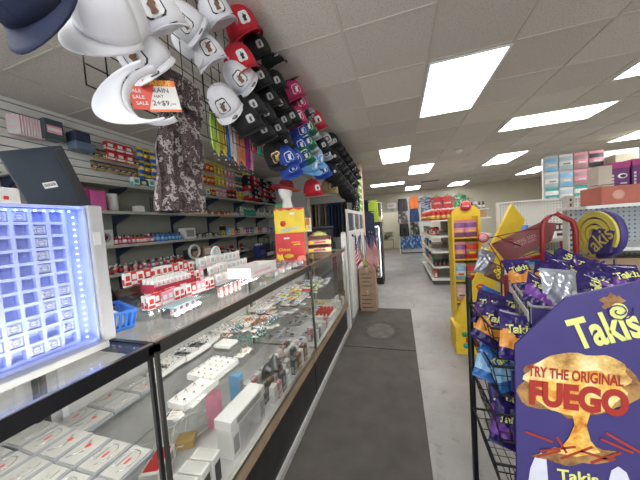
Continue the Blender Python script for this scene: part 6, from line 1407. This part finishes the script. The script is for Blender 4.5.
OR = [(489, 303, 1.3, bp, (-.3, .6, .7), .5, 'crumpled violet snack bag at the back of the second basket'), (493, 319, 1.18, bo, (-.2, .35, .9), .7, 'orange snack bag at the left end of the second basket'), (503, 316, 1.2, bo, (-.1, .5, .8), -.2, 'orange snack bag in the middle of the second basket'), (517, 331, 1.03, bo, (-.1, .5, .85), .35, 'large orange and purple snack bag lying at the front of the second basket'), (500, 308, 1.3, bp, (0, .5, .8), -.5, 'violet snack bag behind the middle orange one'), (540, 326, 1.12, bp, (0, .6, .8), .6, 'dark purple snack bag under the topmost basket'), (548, 340, 1.08, bo, (0, .5, .8), -.3, 'orange snack bag half hidden by the printed board'), (513, 306, 1.3, bp, (-.2, .6, .7), .9, 'dark purple snack bag under the silver one')]
for px, py, y, pr, fr, tl, l_ in OR: put(pr, px, py + 6, y, S(*fr), S(math.sin(tl), math.cos(tl), -.4), l_, None, .6)
for px, py, y, pr, fr, tl, l_ in [(492, 360, 1.18, bb, (-.3, .3, .9), .4, 'blue snack bag at the left of the third basket'), (503, 366, 1.15, bb, (-.2, .4, .9), -.3, 'blue snack bag beside the printed board in the third basket'), (506, 352, 1.28, bp, (-.2, .3, .9), -.2, 'purple snack bag behind the blue ones'), (506, 408, 1.15, bp, (-.4, .3, .9), .1, 'violet snack bag standing in the fourth basket'), (509, 425, 1.12, bp, (-.4, .2, .9), .35, 'violet snack bag leaning on the printed board in the fourth basket')]:
    put(pr, px, py, y, S(*fr), S(math.sin(tl), math.cos(tl), -.3), l_, None, .6)
put(bs, 485, 262, 2.1, S(-.2, .2, 1), S(.3, 1, 0), 'blue and silver snack bag behind the spotted brown bag', None, .62)
put(bg_, 500, 274, 1.9, S(-.1, .3, 1), S(-.9, .5, 0), 'brown snack bag with round yellow and pink spots', None, .6)
put(bb, 487, 300, 1.45, S(-.2, .3, 1), S(.5, 1, 0), 'dark blue green crumpled bag above the second basket', None, .45)
b = MB(); b.tube([(0, 0, 0), (0, 0, .95)], .01, BKF, 6).tube([(.14, -.15, 0), (.14, -.15, 1.0)], .01, BKF, 6).box(-.06, .2, -.25, .1, 0, .02, BKF).tube([(0, 0, .95), (.14, -.15, 1.0)], .008, BKF, 6)
# printed board
YBD = .95
def qb(px, py): p = atY(px, py, YBD); return (p.x, p.z)
t = thing('display_board', 'large purple printed cardboard board with yellow name and a fiery explosion', 'display board', (0, YBD, 0))
br_ = atY(640, 280, YBD)
poly = [qb(515, 345), qb(567, 297), qb(700, 268), (qb(700, 268)[0], .02), (qb(515, 345)[0] - .012, .02)]
poly = poly[::-1]
MB().prism(poly, 0, .008, PURP).build('board', t)
def flat(pts, mt, y): 
    return MB().prism([qb(*p) for p in pts][::-1], y - .0008, y, mt)
def blob(cx, cy, rx, ry, n=36, amp=.09, seed=0):
    rnd = random.Random(seed); ph = [rnd.random() * 6 for _ in range(4)]
    return [(cx + rx * (1 + amp * math.sin(5 * a + ph[0]) + amp * .6 * math.sin(9 * a + ph[1])) * math.cos(a), cy + ry * (1 + amp * math.sin(6 * a + ph[2]) + amp * .6 * math.sin(11 * a + ph[3])) * math.sin(a)) for a in [-2 * PI * k / n for k in range(n)]]
b = flat(blob(579, 386, 62, 30, seed=1), CLOUDD, -.0002); b.build('smoke_print', t)
b = flat(blob(578, 375, 52, 22, seed=2, amp=.06), CLOUD, -.0012); b.build('explosion_print', t)
b = flat(blob(579, 392, 44, 22, seed=4, amp=.07), FLAME, -.0022)
b.prism([qb(*p) for p in [(570, 405), (592, 405), (586, 425), (590, 440), (600, 452), (576, 456), (556, 452), (568, 438), (574, 424)]][::-1], -.0028, -.002, FLAME)
b.build('fireball_print', t)
b = flat(blob(577, 455, 38, 9, seed=6, amp=.15), CLOUDD, -.0016); b.build('dust_print', t)
b = MB()
CHIP = mat('red_chip_print', (.4, .04, .02), .5)
for (x0, y0), (x1, y1) in [((525, 431), (552, 441)), ((540, 450), (575, 446)), ((556, 436), (566, 452)), ((560, 458), (592, 446)), ((580, 450), (612, 460)), ((600, 438), (632, 452)), ((590, 462), (620, 452)), ((536, 456), (560, 450)), ((605, 432), (640, 452))]:
    p, q = Vector(qb(x0, y0)), Vector(qb(x1, y1)); d = (q - p).normalized(); n = Vector((-d.y, d.x)) * .0035
    b.prism([tuple(p - n), tuple(q - n), tuple(q + n), tuple(p + n)], -.0038, -.003, CHIP)
b.build('chip_print', t)
GLW = mat('white_print', (.75, .75, .85), .5)
b = flat([(528, 482), (530, 468), (535, 456), (541, 452), (546, 458), (548, 482)], GLW, -.0012); b.build('bag_glow_print', t); flat([(608, 482), (611, 470), (618, 466), (626, 472), (630, 482)], GLW, -.0012).build('bag_glow_print', t)
def btext(st, px, py, wpx, mt, ang, off, h=None, bold=.03):
    c = qb(px, py); w = wpx * .93 / FPX * 1.04
    dpx = Vector(qb(px + 10, py)) - Vector(qb(px - 10, py)); w = wpx * dpx.length / 20
    return MB().text(st, w, front(c[0], c[1], off) @ Matrix.Rotation(ang, 4, 'Z'), mt, h=h, off=bold)
hh = (Vector(qb(575, 380)) - Vector(qb(575, 412))).length
LRED = mat('brick_red_lettering', (.42, .03, .02), .5)
btext('TRY THE ORIGINAL', 573, 375, 94, LRED, -.03, -.0045, hh * .34).build('slogan', t)
btext('FUEGO', 576, 397, 98, LRED, -.02, -.0045, hh * .82, .055).build('flavour_name', t)
hl = (Vector(qb(603, 310)) - Vector(qb(603, 350))).length
btext('Takis', 603, 328, 71, LIME, .33, -.003, hl * .80).build('snack_name', t)
btext('Takis', 577, 476, 40, LIME, .05, -.003).build('snack_name', t)
c = qb(618, 311); sp = [(c[0] + .0016 * k * math.cos(k * .62), -.004, c[1] + .0014 * k * math.sin(k * .62)) for k in range(22)]
b = flat(blob(618, 311, 9, 8, seed=9, amp=.02), LIME, -.0012); b.tube(sp[4:], .0018, PURP, 5); b.build('spiral_mark', t)
b = flat(blob(612, 302, 11, 8, seed=11, amp=.2), CLOUDD, -.0002); b.build('puff_print', t)
MB().box(.42, .45, .01, .18, .0, 1.0, PURP).build('support_flap', t)
# ---- round sign on its pole
t = thing('round_sign', 'round yellow spiral sign with purple edge and name on a thin pole', 'sign', tuple(atY(604, 234, 1.72)), 0)
t.rotation_euler = (0, 0, -1.42)
R_ = .112; t.scale = (1.13,) * 3
b = MB(); b.lathe([(.001, .002), (R_, .002), (R_ + .003, .008), (R_ + .003, .024), (R_, .03), (.001, .03)], PURP, 40, TX); b.build('sign_body', t)
YS = mat('mustard_relief', (.62, .52, .10), .45)
b = MB()
for r0, r1, a0, a1 in ((.082, .108, -.5, 3.6 + 1.2), (.052, .074, .1, 4.9), (.026, .044, .4, 4.6)):
    n = 36; pts = []
    for k in range(n + 1): a = a0 + (a1 - a0) * k / n; pts.append((r1 * math.cos(a), r1 * math.sin(a)))
    inn = [(r0 * math.cos(a0 + (a1 - a0) * k / n), r0 * math.sin(a0 + (a1 - a0) * k / n)) for k in range(n + 1)]
    V = [Vector((x, -.0302, z)) for x, z in pts] + [Vector((x, -.0302, z)) for x, z in inn] + [Vector((x, -.041, z)) for x, z in pts] + [Vector((x, -.041, z)) for x, z in inn]
    N1 = n + 1; Fc = []
    for k in range(n): Fc += [(2 * N1 + k, 3 * N1 + k, 3 * N1 + k + 1, 2 * N1 + k + 1), (k, 2 * N1 + k, 2 * N1 + k + 1, k + 1), (N1 + k, N1 + k + 1, 3 * N1 + k + 1, 3 * N1 + k)]
    b.add(V, Fc, YS)
b.build('spiral_relief', t)
MB().prism([(-.03, -.10), (.08, -.075), (.10, .02), (.03, .03), (-.02, -.02)], -.046, -.032, PURP).build('name_plate', t)
MB().text('Takis', .17, front(.02, -.035, -.048) @ Matrix.Rotation(.75, 4, 'Z'), YS, h=.07).build('lettering', t)
MB().tube([(.05, 0, -R_), (.05, 0, -1.36)], .006, CHROME, 8).box(-.04, .14, -.08, .08, -1.38, -1.34, BLACK).build('pole', t)

# things that share a label are one group
byl = {}
for o in D.objects:
    if o.parent is None and 'label' in o: byl.setdefault(o['label'], []).append(o)
for l_, os_ in byl.items():
    if len(os_) > 1:
        g_ = os_[0].get('group') or l_
        for o in os_: o['group'] = g_
